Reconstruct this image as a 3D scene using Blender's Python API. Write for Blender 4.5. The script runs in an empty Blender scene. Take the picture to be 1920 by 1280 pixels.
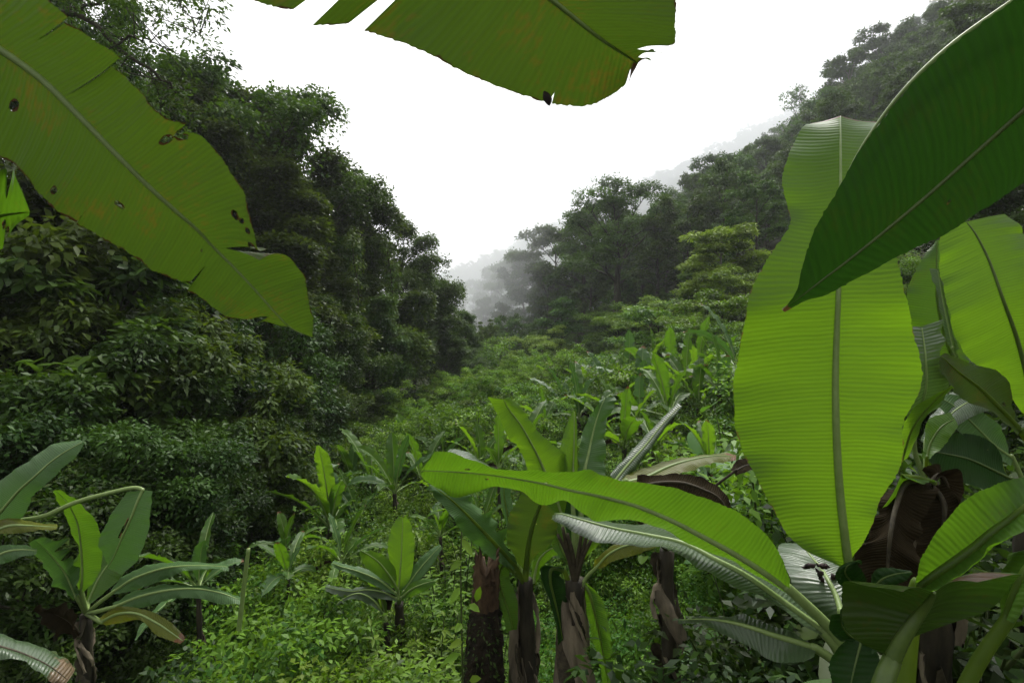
import bpy, math, random
import numpy as np

# ------------------------------------------------------------------ camera, sky, sun, exposure
S = bpy.context.scene
COL = S.collection
F, CZ = 960.0, 2.4                       # focal length in photo pixels, eye height
cam = bpy.data.cameras.new("camera"); cam.lens = 18; cam.sensor_width = 36
cam.clip_start = 0.05; cam.clip_end = 3000
co = bpy.data.objects.new("camera", cam); COL.objects.link(co)
co.location = (0, 0, CZ); co.rotation_euler = (math.radians(90), 0, 0)
S.camera = co

SUN_EL, SUN_AZ = math.radians(58), math.radians(22)      # azimuth from +Y towards +X
w = bpy.data.worlds.new("World"); S.world = w; w.use_nodes = True
nt = w.node_tree; nt.nodes.clear()
sky = nt.nodes.new("ShaderNodeTexSky"); sky.sky_type = 'NISHITA'; sky.sun_disc = False
sky.sun_elevation = SUN_EL; sky.sun_rotation = SUN_AZ
sky.air_density = 1.0; sky.dust_density = 4.0; sky.ozone_density = 1.0
hs = nt.nodes.new("ShaderNodeHueSaturation"); hs.inputs['Saturation'].default_value = 0.0   # overcast: cloud white
bg = nt.nodes.new("ShaderNodeBackground"); bg.inputs['Strength'].default_value = 0.15
ow = nt.nodes.new("ShaderNodeOutputWorld")
nt.links.new(sky.outputs[0], hs.inputs['Color']); nt.links.new(hs.outputs[0], bg.inputs['Color'])
nt.links.new(bg.outputs[0], ow.inputs['Surface'])
sl = bpy.data.lights.new("sun", 'SUN'); sl.energy = 1.5; sl.angle = math.radians(14); sl.color = (1.0, 0.96, 0.88)
so = bpy.data.objects.new("sun", sl); COL.objects.link(so); so.location = (0, 0, 60)
so.rotation_euler = (math.radians(90) - SUN_EL, 0, math.radians(180) - SUN_AZ)
S.view_settings.view_transform = 'Standard'; S.view_settings.look = 'None'
S.view_settings.gamma = 1.0; S.view_settings.exposure = 1.08
cy = S.cycles
cy.max_bounces = 6; cy.diffuse_bounces = 3; cy.glossy_bounces = 2; cy.transmission_bounces = 4
cy.transparent_max_bounces = 8; cy.volume_bounces = 3
cy.use_denoising = True; cy.sample_clamp_indirect = 6.0

# ------------------------------------------------------------------ helpers
def P(px, py, d):
    return np.array([(px - 960) / F * d, d, CZ + (640 - py) / F * d])

def sstep(a, b, x):
    t = np.clip((x - a) / (b - a), 0, 1); return t * t * (3 - 2 * t)

def hgt(x, y):
    x = np.asarray(x, float); y = np.asarray(y, float)
    s = sstep(.2, 5.5, y)
    h = s * (-2.55 + 0.25 * np.clip(x + 4, 0, 12) + 0.28 * np.clip(-x - 5.5, 0, 40))
    h = h + sstep(30, 75, y) * np.interp(x, [3, 17, 34, 52, 80, 100, 135, 600], [0, 8, 18, 28, 52, 66, 74, 78])
    h = h + sstep(12, 40, y) * (1 - sstep(30, 75, y)) * 0.7 * np.clip(x - 9, 0, 60)
    h = h + (1 - sstep(12, 40, y)) * 0.45 * np.clip(x - 6, 0, 60)
    far = sstep(230, 580, y) * np.clip(60 + .50 * (x + 52), 8, 400)          # far misty ridge
    h = np.where(y > 190, np.maximum(h, far + h * (1 - sstep(190, 300, y))), h)
    h = h + 0.12 * np.sin(x * .9 + 1) * np.sin(y * .7) * s + 0.5 * np.sin(x * .13 + 2) * np.sin(y * .11) * sstep(20, 60, y)
    return h

def set_tag(o, label=None, cat=None, group=None, kind=None):
    if label: o['label'] = label
    if cat: o['category'] = cat
    if group: o['group'] = group
    if kind: o['kind'] = kind
    return o

def empty(name, loc, label, cat, group=None):
    o = bpy.data.objects.new(name, None); COL.objects.link(o); o.location = tuple(map(float, loc))
    o.empty_display_size = .1
    return set_tag(o, label, cat, group)

def link_mesh(name, me, parent=None, label=None):
    o = bpy.data.objects.new(name, me); COL.objects.link(o)
    if parent is not None:
        o.parent = parent
        bpy_l = parent
        loc = np.zeros(3)
        while bpy_l is not None:
            loc += np.array(bpy_l.location); bpy_l = bpy_l.parent
        o.location = tuple(-loc)              # mesh data is in world coordinates
    if label: o['label'] = label
    return o

class MB:
    """collects geometry: vertices, faces, per-vertex floats rnd / dead, per-vertex uv, per-face material"""
    def __init__(s): s.v, s.f, s.r, s.d, s.u, s.m, s.n = [], [], [], [], [], [], 0
    def add(s, v, f, r=0.5, d=0.0, u=None, m=0):
        v = np.asarray(v, float); k = len(v)
        s.v.append(v)
        s.r.append(np.broadcast_to(np.asarray(r, float), (k,))); s.d.append(np.broadcast_to(np.asarray(d, float), (k,)))
        s.u.append(np.zeros((k, 2)) if u is None else np.asarray(u, float))
        for a in (f if isinstance(f, (list, tuple)) else [f]):
            a = np.asarray(a, int)
            if len(a): s.f.append(a + s.n); s.m.append(np.full(len(a), m))
        s.n += k
    def mesh(s, name, mats, smooth=True):
        me = bpy.data.meshes.new(name)
        V = np.concatenate(s.v)
        me.vertices.add(len(V)); me.vertices.foreach_set("co", V.ravel())
        tot = np.concatenate([np.full(len(a), a.shape[1]) for a in s.f])
        li = np.concatenate([a.ravel() for a in s.f])
        me.loops.add(len(li)); me.loops.foreach_set("vertex_index", li.astype(np.int32))
        st = np.concatenate([[0], np.cumsum(tot)[:-1]])
        me.polygons.add(len(tot)); me.polygons.foreach_set("loop_start", st.astype(np.int32))
        me.polygons.foreach_set("loop_total", tot.astype(np.int32))
        me.polygons.foreach_set("material_index", np.concatenate(s.m).astype(np.int32))
        me.polygons.foreach_set("use_smooth", np.full(len(tot), smooth))
        me.update(calc_edges=True)
        a = me.attributes.new("rnd", 'FLOAT', 'POINT'); a.data.foreach_set("value", np.concatenate(s.r).astype(np.float32))
        a = me.attributes.new("dead", 'FLOAT', 'POINT'); a.data.foreach_set("value", np.concatenate(s.d).astype(np.float32))
        uv = me.uv_layers.new(name="UVMap"); U = np.concatenate(s.u)
        uv.data.foreach_set("uv", U[li].astype(np.float32).ravel())
        for m_ in mats: me.materials.append(m_)
        return me

def catmull(pts, n):
    pts = np.asarray(pts, float)
    if len(pts) == 2: return pts[0] + (pts[1] - pts[0]) * np.linspace(0, 1, n)[:, None]
    q = np.vstack([2 * pts[0] - pts[1], pts, 2 * pts[-1] - pts[-2]])
    t = np.linspace(0, len(pts) - 1 - 1e-9, n); i = t.astype(int); f = (t - i)[:, None]
    a, b, c, d = q[i], q[i + 1], q[i + 2], q[i + 3]
    return .5 * (2 * b + (c - a) * f + (2 * a - 5 * b + 4 * c - d) * f ** 2 + (3 * b - a - 3 * c + d) * f ** 3)

def nrm(a): return a / np.maximum(np.linalg.norm(a, axis=-1, keepdims=True), 1e-9)

def tube(mb, pts, rad, sides=7, m=0, rough=0.0, rng=None, cap=True):
    pts = np.asarray(pts, float); n = len(pts); rad = np.broadcast_to(np.asarray(rad, float), (n,))
    T = nrm(np.gradient(pts, axis=0))
    ref = np.array([0, 0, 1.]) if abs(T[:, 2]).mean() < .8 else np.array([1., 0, 0])
    A = nrm(np.cross(T, ref)); B = np.cross(T, A)
    th = np.linspace(0, 2 * np.pi, sides, endpoint=False)
    R = rad[:, None] * np.ones(sides)
    if rough and rng is not None: R = R * (1 + rough * rng.standard_normal((n, sides)))
    v = pts[:, None] + R[..., None] * (np.cos(th)[None, :, None] * A[:, None] + np.sin(th)[None, :, None] * B[:, None])
    i, j = np.meshgrid(np.arange(n - 1), np.arange(sides), indexing='ij'); j2 = (j + 1) % sides
    f = np.stack([i * sides + j, i * sides + j2, (i + 1) * sides + j2, (i + 1) * sides + j], -1).reshape(-1, 4)
    L = np.concatenate([[0], np.cumsum(np.linalg.norm(np.diff(pts, axis=0), axis=1))])
    u = np.stack([np.tile(th / 6.283, n), np.repeat(L, sides)], -1)
    fs = [f]
    if cap: fs.append(np.array([list(range((n - 1) * sides, n * sides))]))
    mb.add(v.reshape(-1, 3), fs, u=u, m=m)

def leaves(mb, pos, axis, normal, length, width, rnd, m=0, oval=False, droop=.15, fold=.12):
    n = len(pos)
    axis = nrm(axis); side = nrm(np.cross(normal, axis)); nn = np.cross(axis, side)
    L = np.broadcast_to(np.asarray(length, float), (n,))[:, None]; W = np.broadcast_to(np.asarray(width, float), (n,))[:, None] * .5
    tip = pos + axis * L - np.array([0, 0, 1.]) * L * droop
    if oval:
        k1 = pos + axis * L * .28 + nn * W * fold; k2 = pos + axis * L * .68 + nn * W * fold - np.array([0, 0, 1.]) * L * droop * .4
        v = np.stack([pos, k1 + side * W, k2 + side * W * .8, tip, k2 - side * W * .8, k1 - side * W], 1).reshape(-1, 3)
        b = (np.arange(n) * 6)[:, None]
        f = [np.concatenate([b + np.array([0, 1, 2, 3]), b + np.array([0, 3, 4, 5])])]
        k = 6
    else:
        c = pos + axis * L * .45 + nn * W * fold
        v = np.stack([pos, c + side * W, tip, c - side * W], 1).reshape(-1, 3)
        f = [(np.arange(n) * 4)[:, None] + np.array([0, 1, 2, 3])]
        k = 4
    mb.add(v, f, r=np.repeat(np.broadcast_to(rnd, (n,)), k), m=m)

# ------------------------------------------------------------------ materials
def new_mat(name):
    m = bpy.data.materials.new(name); m.use_nodes = True; t = m.node_tree; t.nodes.clear()
    return m, t, (lambda k: t.nodes.new(k)), t.links.new

def math_n(N, L, op, a, b=None, c=None):
    n = N("ShaderNodeMath"); n.operation = op
    for i, x in enumerate((a, b, c)):
        if x is None: continue
        if isinstance(x, (int, float)): n.inputs[i].default_value = x
        else: L(x, n.inputs[i])
    return n.outputs[0]

def mixc(N, L, fac, a, b):
    n = N("ShaderNodeMix"); n.data_type = 'RGBA'
    for s_, x in ((0, fac), (6, a), (7, b)):
        if isinstance(x, (int, float)): n.inputs[s_].default_value = x
        elif isinstance(x, tuple): n.inputs[s_].default_value = (*x, 1)
        else: L(x, n.inputs[s_])
    return n.outputs[2]

def leaf_mat(name, dark, light, trans, tfac=.35, rough=.5, var=.12, spec=.22):
    m, t, N, L = new_mat(name)
    at = N("ShaderNodeAttribute"); at.attribute_name = "rnd"
    oi = N("ShaderNodeObjectInfo")
    col = mixc(N, L, at.outputs['Fac'], dark, light)
    h = N("ShaderNodeHueSaturation")
    L(math_n(N, L, 'MULTIPLY_ADD', oi.outputs['Random'], .045, .476), h.inputs['Hue'])
    L(math_n(N, L, 'MULTIPLY_ADD', oi.outputs['Random'], var * 2, 1 - var), h.inputs['Value'])
    L(col, h.inputs['Color'])
    p = N("ShaderNodeBsdfPrincipled"); L(h.outputs[0], p.inputs['Base Color'])
    p.inputs['Roughness'].default_value = rough; p.inputs['Specular IOR Level'].default_value = spec
    tr = N("ShaderNodeBsdfTranslucent"); L(mixc(N, L, at.outputs['Fac'], tuple(.6 * x for x in trans), trans), tr.inputs['Color'])
    mx = N("ShaderNodeMixShader"); mx.inputs[0].default_value = tfac
    L(p.outputs[0], mx.inputs[1]); L(tr.outputs[0], mx.inputs[2])
    o = N("ShaderNodeOutputMaterial"); L(mx.outputs[0], o.inputs[0])
    return m

def blade_mat(name, ca, cb, tcol, tfac=.45, rough=.4, freckle=0.0, spacing=.015, bump=.5, dead=(.16, .075, .03), spec=.28, yellow=.25, spots=0.0):
    """broad banana blade: parallel veins across the blade, pleats, freckles, dead edges"""
    m, t, N, L = new_mat(name)
    uv = N("ShaderNodeUVMap"); sp = N("ShaderNodeSeparateXYZ"); L(uv.outputs[0], sp.inputs[0])
    geo = N("ShaderNodeNewGeometry")
    n1 = N("ShaderNodeTexNoise"); n1.inputs['Scale'].default_value = 5; n1.inputs['Detail'].default_value = 3; L(geo.outputs['Position'], n1.inputs['Vector'])
    v = math_n(N, L, 'MULTIPLY_ADD', n1.outputs['Fac'], spacing * 1.2, sp.outputs['Y'])
    fine = math_n(N, L, 'SINE', math_n(N, L, 'MULTIPLY', v, 6.283 / spacing))
    fin2 = math_n(N, L, 'SINE', math_n(N, L, 'MULTIPLY', v, 6.283 / (spacing * .37)))
    # per-vein irregular strength: stretched noise along v
    cb_ = N("ShaderNodeCombineXYZ"); L(math_n(N, L, 'MULTIPLY', sp.outputs['X'], 1.2), cb_.inputs[0]); L(math_n(N, L, 'MULTIPLY', v, 80.0), cb_.inputs[1])
    n2 = N("ShaderNodeTexNoise"); n2.inputs['Scale'].default_value = 1.0; n2.inputs['Detail'].default_value = 4; n2.inputs['Roughness'].default_value = .65; L(cb_.outputs[0], n2.inputs['Vector'])
    st = math_n(N, L, 'ADD', math_n(N, L, 'MULTIPLY', fine, .17), math_n(N, L, 'MULTIPLY_ADD', n2.outputs['Fac'], 1.15, -.07))
    st = math_n(N, L, 'MULTIPLY_ADD', fin2, .05, st)
    c = mixc(N, L, st, ca, cb)
    # broad blotches of yellower tissue
    n3 = N("ShaderNodeTexNoise"); n3.inputs['Scale'].default_value = 3.2; n3.inputs['Detail'].default_value = 5; L(geo.outputs['Position'], n3.inputs['Vector'])
    c = mixc(N, L, math_n(N, L, 'MULTIPLY', n3.outputs['Fac'], yellow), c, (cb[0] * 1.7, cb[1] * 1.1, cb[2] * .6))
    tc = mixc(N, L, st, tuple(.72 * x for x in tcol), tcol)
    tc = mixc(N, L, math_n(N, L, 'MULTIPLY', n3.outputs['Fac'], yellow), tc, (tcol[0] * 1.35, tcol[1] * 1.02, tcol[2] * .6))
    if freckle:
        cf = N("ShaderNodeCombineXYZ"); L(math_n(N, L, 'MULTIPLY', sp.outputs['X'], 9.0), cf.inputs[0]); L(math_n(N, L, 'MULTIPLY', v, 90.0), cf.inputs[1])
        n4 = N("ShaderNodeTexNoise"); n4.inputs['Scale'].default_value = 1; n4.inputs['Detail'].default_value = 4; L(cf.outputs[0], n4.inputs['Vector'])
        n5 = N("ShaderNodeTexNoise"); n5.inputs['Scale'].default_value = 7; n5.inputs['Detail'].default_value = 3; L(geo.outputs['Position'], n5.inputs['Vector'])
        fr = N("ShaderNodeMapRange"); L(math_n(N, L, 'ADD', math_n(N, L, 'MULTIPLY', n4.outputs['Fac'], .5), math_n(N, L, 'MULTIPLY', n5.outputs['Fac'], .6)), fr.inputs[0])
        fr.inputs[1].default_value = .60; fr.inputs[2].default_value = .80; fr.inputs[4].default_value = freckle
        c = mixc(N, L, fr.outputs[0], c, (.12, .05, .015)); tc = mixc(N, L, fr.outputs[0], tc, (.16, .07, .01))
    if spots:
        vo = N("ShaderNodeTexVoronoi"); vo.inputs['Scale'].default_value = 16; L(geo.outputs['Position'], vo.inputs['Vector'])
        sx = N("ShaderNodeSeparateXYZ"); L(vo.outputs['Color'], sx.inputs[0])
        lim = math_n(N, L, 'MULTIPLY', math_n(N, L, 'GREATER_THAN', sx.outputs[0], 1 - spots), math_n(N, L, 'MULTIPLY_ADD', sx.outputs[1], .11, .03))
        sf = math_n(N, L, 'LESS_THAN', vo.outputs['Distance'], lim)
        c = mixc(N, L, sf, c, (.22, .24, .07)); tc = mixc(N, L, sf, tc, (.3, .32, .06))
    da = N("ShaderNodeAttribute"); da.attribute_name = "dead"
    n6 = N("ShaderNodeTexNoise"); n6.inputs['Scale'].default_value = 28; n6.inputs['Detail'].default_value = 6; L(geo.outputs['Position'], n6.inputs['Vector'])
    dd = N("ShaderNodeMapRange"); L(math_n(N, L, 'ADD', da.outputs['Fac'], math_n(N, L, 'MULTIPLY_ADD', n6.outputs['Fac'], .9, -.45)), dd.inputs[0])
    dd.inputs[1].default_value = .38; dd.inputs[2].default_value = .52
    dcol = mixc(N, L, n6.outputs['Fac'], tuple(.35 * x for x in dead), tuple(1.8 * x for x in dead))
    c = mixc(N, L, dd.outputs[0], c, dcol); tc = mixc(N, L, dd.outputs[0], tc, tuple(.5 * x for x in dead))
    hgt_ = math_n(N, L, 'MULTIPLY_ADD', fine, .25, math_n(N, L, 'MULTIPLY', n2.outputs['Fac'], .9))
    bp = N("ShaderNodeBump"); bp.inputs['Strength'].default_value = bump; bp.inputs['Distance'].default_value = .006; L(hgt_, bp.inputs['Height'])
    p = N("ShaderNodeBsdfPrincipled"); L(c, p.inputs['Base Color']); L(bp.outputs[0], p.inputs['Normal'])
    L(math_n(N, L, 'MULTIPLY_ADD', n3.outputs['Fac'], .25, rough - .12), p.inputs['Roughness']); p.inputs['Specular IOR Level'].default_value = spec
    tr = N("ShaderNodeBsdfTranslucent"); L(tc, tr.inputs['Color']); L(bp.outputs[0], tr.inputs['Normal'])
    mx = N("ShaderNodeMixShader"); mx.inputs[0].default_value = tfac
    L(p.outputs[0], mx.inputs[1]); L(tr.outputs[0], mx.inputs[2])
    o = N("ShaderNodeOutputMaterial"); L(mx.outputs[0], o.inputs[0])
    return m

def plain_mat(name, a, b, scale=8, rough=.8, bump=.6, bdist=.02, spec=.25, stretch=(1, 1, 1), detail=6):
    m, t, N, L = new_mat(name)
    tc = N("ShaderNodeTexCoord"); mp = N("ShaderNodeMapping"); L(tc.outputs['Object'], mp.inputs[0]); mp.inputs['Scale'].default_value = stretch
    n = N("ShaderNodeTexNoise"); n.inputs['Scale'].default_value = scale; n.inputs['Detail'].default_value = detail; n.inputs['Roughness'].default_value = .65; L(mp.outputs[0], n.inputs['Vector'])
    r = N("ShaderNodeMapRange"); L(n.outputs['Fac'], r.inputs[0]); r.inputs[1].default_value = .32; r.inputs[2].default_value = .68
    c = mixc(N, L, r.outputs[0], a, b)
    bp = N("ShaderNodeBump"); bp.inputs['Strength'].default_value = bump; bp.inputs['Distance'].default_value = bdist; L(n.outputs['Fac'], bp.inputs['Height'])
    p = N("ShaderNodeBsdfPrincipled"); L(c, p.inputs['Base Color']); L(bp.outputs[0], p.inputs['Normal'])
    p.inputs['Roughness'].default_value = rough; p.inputs['Specular IOR Level'].default_value = spec
    o = N("ShaderNodeOutputMaterial"); L(p.outputs[0], o.inputs[0])
    return m

M = {}
M['young'] = blade_mat('young banana blade', (.05, .12, .013), (.08, .175, .022), (.165, .335, .010), .52, .45, spacing=.014, bump=.26, yellow=.15)
M['mature'] = blade_mat('mature banana blade', (.035, .085, .014), (.055, .13, .02), (.11, .26, .008), .45, .42, freckle=.25, bump=.4)
M['old'] = blade_mat('rusty banana blade', (.035, .075, .012), (.05, .105, .015), (.046, .096, .007), .5, .55, freckle=.5, spacing=.011, bump=.3, yellow=.45, spots=.05, dead=(.045, .02, .008))
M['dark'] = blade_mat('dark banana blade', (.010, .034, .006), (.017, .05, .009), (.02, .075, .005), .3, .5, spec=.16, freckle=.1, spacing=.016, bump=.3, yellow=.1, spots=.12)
M['blue'] = blade_mat('waxy banana blade', (.045, .105, .030), (.07, .145, .042), (.08, .2, .02), .3, .45, bump=.45, yellow=.05, spec=.35)
M['edge'] = blade_mat('torn edge blade', (.04, .10, .012), (.06, .14, .02), (.09, .22, .008), .45, .45, freckle=.5, bump=.3)
M['shiny'] = blade_mat('wet banana blade', (.05, .085, .04), (.08, .125, .06), (.08, .17, .02), .28, .3, bump=.5, dead=(.15, .105, .06), spec=.55, yellow=.05, freckle=.2)
M['olive'] = blade_mat('yellowing banana blade', (.07, .10, .012), (.11, .14, .018), (.25, .30, .01), .42, .42, freckle=.7, bump=.4, yellow=.4)
M['folded'] = blade_mat('dark old blade', (.018, .042, .006), (.03, .06, .009), (.03, .08, .006), .3, .45, freckle=.4, spacing=.013, bump=.4, dead=(.045, .022, .009), yellow=.3)  # dark green freckled tissue of the folded leaf, burnt at the edge
M['dead'] = blade_mat('dead banana blade', (.010, .008, .0045), (.036, .027, .014), (.02, .012, .005), .12, .85, bump=.7, spec=.04, yellow=.0, spacing=.011, dead=(.16, .09, .05))
M['rib'] = plain_mat('midrib', (.06, .11, .014), (.09, .15, .022), 30, .42, .15, .003, .4, (1, 1, .2))
_t = M['rib'].node_tree; _p = next(n for n in _t.nodes if n.type == 'BSDF_PRINCIPLED'); _o = next(n for n in _t.nodes if n.type == 'OUTPUT_MATERIAL')
_tr = _t.nodes.new('ShaderNodeBsdfTranslucent'); _tr.inputs[0].default_value = (.40, .50, .06, 1); _mx = _t.nodes.new('ShaderNodeMixShader'); _mx.inputs[0].default_value = .45      # fleshy midrib lets light through
_t.links.new(_p.outputs[0], _mx.inputs[1]); _t.links.new(_tr.outputs[0], _mx.inputs[2]); _t.links.new(_mx.outputs[0], _o.inputs[0])
M['ribdark'] = plain_mat('dark midrib', (.05, .085, .016), (.075, .12, .02), 30, .45, .15, .003, .4)
M['ribpale'] = plain_mat('pale midrib', (.15, .22, .06), (.2, .28, .09), 30, .45, .15, .003, .4)
M['petdead'] = plain_mat('dry petiole', (.02, .017, .010), (.07, .057, .033), 30, .7, .6, .006)
M['pseudo'] = plain_mat('pseudostem', (.010, .009, .006), (.045, .038, .022), 14, .75, .8, .02, .25, (1, 1, .25))
M['sheath'] = plain_mat('dry sheath', (.05, .043, .03), (.25, .205, .14), 9, .75, .7, .015, .2, (1, 1, .15))
M['bark'] = plain_mat('mossy bark', (.018, .018, .010), (.06, .055, .035), 5, .9, .8, .05, .15, (1, 1, .35))
M['barkpale'] = plain_mat('pale bark', (.12, .11, .085), (.22, .2, .16), 4, .85, .5, .04, .2, (1, 1, .3))
M['stump'] = plain_mat('rotten stump', (.006, .005, .004), (.035, .026, .015), 18, .9, 1.0, .05, .2, (1, 1, .5))
M['stumpwood'] = plain_mat('rotten wood', (.02, .013, .008), (.11, .068, .036), 12, .85, .8, .03, .2, (1, 1, .2))
M['moss'] = leaf_mat('moss', (.02, .04, .008), (.06, .10, .02), (.05, .1, .01), .2, .8)
M['soil'] = plain_mat('forest soil', (.014, .016, .007), (.03, .036, .014), 1.3, .95, .9, .1, .1)
M['stem'] = plain_mat('herb stem', (.03, .05, .012), (.06, .08, .02), 20, .6, .3, .004)
M['black'] = plain_mat('rotten petals', (.008, .005, .005), (.03, .015, .012), 40, .6, .8, .01)
M['lf_forest'] = leaf_mat('forest leaf', (.015, .042, .006), (.058, .108, .015), (.09, .18, .010), .33, .5, .3, .14)
M['lf_forest2'] = leaf_mat('olive forest leaf', (.018, .048, .006), (.064, .120, .016), (.12, .19, .010), .33, .5, .3, .14)
M['lf_hill'] = leaf_mat('hill leaf', (.024, .062, .008), (.085, .160, .022), (.09, .18, .012), .28, .55, .35, .12)
M['lf_pale'] = leaf_mat('pale leaf', (.085, .17, .022), (.23, .36, .055), (.24, .38, .025), .33, .55, .12, .12)
M['lf_bush'] = leaf_mat('bush leaf', (.036, .096, .010), (.13, .235, .023), (.17, .33, .012), .4, .45, .25, .16)
M['lf_lime'] = leaf_mat('lime leaf', (.075, .16, .012), (.17, .30, .03), (.22, .40, .015), .4, .45, .15, .18)
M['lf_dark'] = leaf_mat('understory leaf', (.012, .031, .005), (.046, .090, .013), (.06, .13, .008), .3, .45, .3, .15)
M['lf_heart'] = leaf_mat('broad heart leaf', (.05, .12, .03), (.10, .20, .05), (.14, .32, .02), .4, .36, .1)
M['lf_fern'] = leaf_mat('fern leaf', (.05, .11, .012), (.11, .20, .022), (.14, .28, .015), .4, .5, .15)

# ------------------------------------------------------------------ ground
def build_ground():
    xs = np.concatenate([np.linspace(-590, -60, 28)[:-1], np.linspace(-60, 130, 191), np.linspace(130, 590, 25)[1:]])
    ys = np.concatenate([np.linspace(-60, 0, 7)[:-1], np.linspace(0, 60, 121), np.linspace(60, 260, 101)[1:], np.linspace(260, 740, 40)[1:]])
    X, Y = np.meshgrid(xs, ys, indexing='ij'); Z = hgt(X, Y) - .02
    V = np.stack([X, Y, Z], -1).reshape(-1, 3); ny = len(ys)
    i, j = np.meshgrid(np.arange(len(xs) - 1), np.arange(ny - 1), indexing='ij')
    f = np.stack([i * ny + j, (i + 1) * ny + j, (i + 1) * ny + j + 1, i * ny + j + 1], -1).reshape(-1, 4)
    mb = MB(); mb.add(V, [f])
    set_tag(link_mesh('ground', mb.mesh('ground', [M['soil']])), 'dark forest soil under the undergrowth, rising to a steep slope', 'ground', kind='structure')
build_ground()

# ------------------------------------------------------------------ banana leaves
RNG = np.random.default_rng(7)

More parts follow.
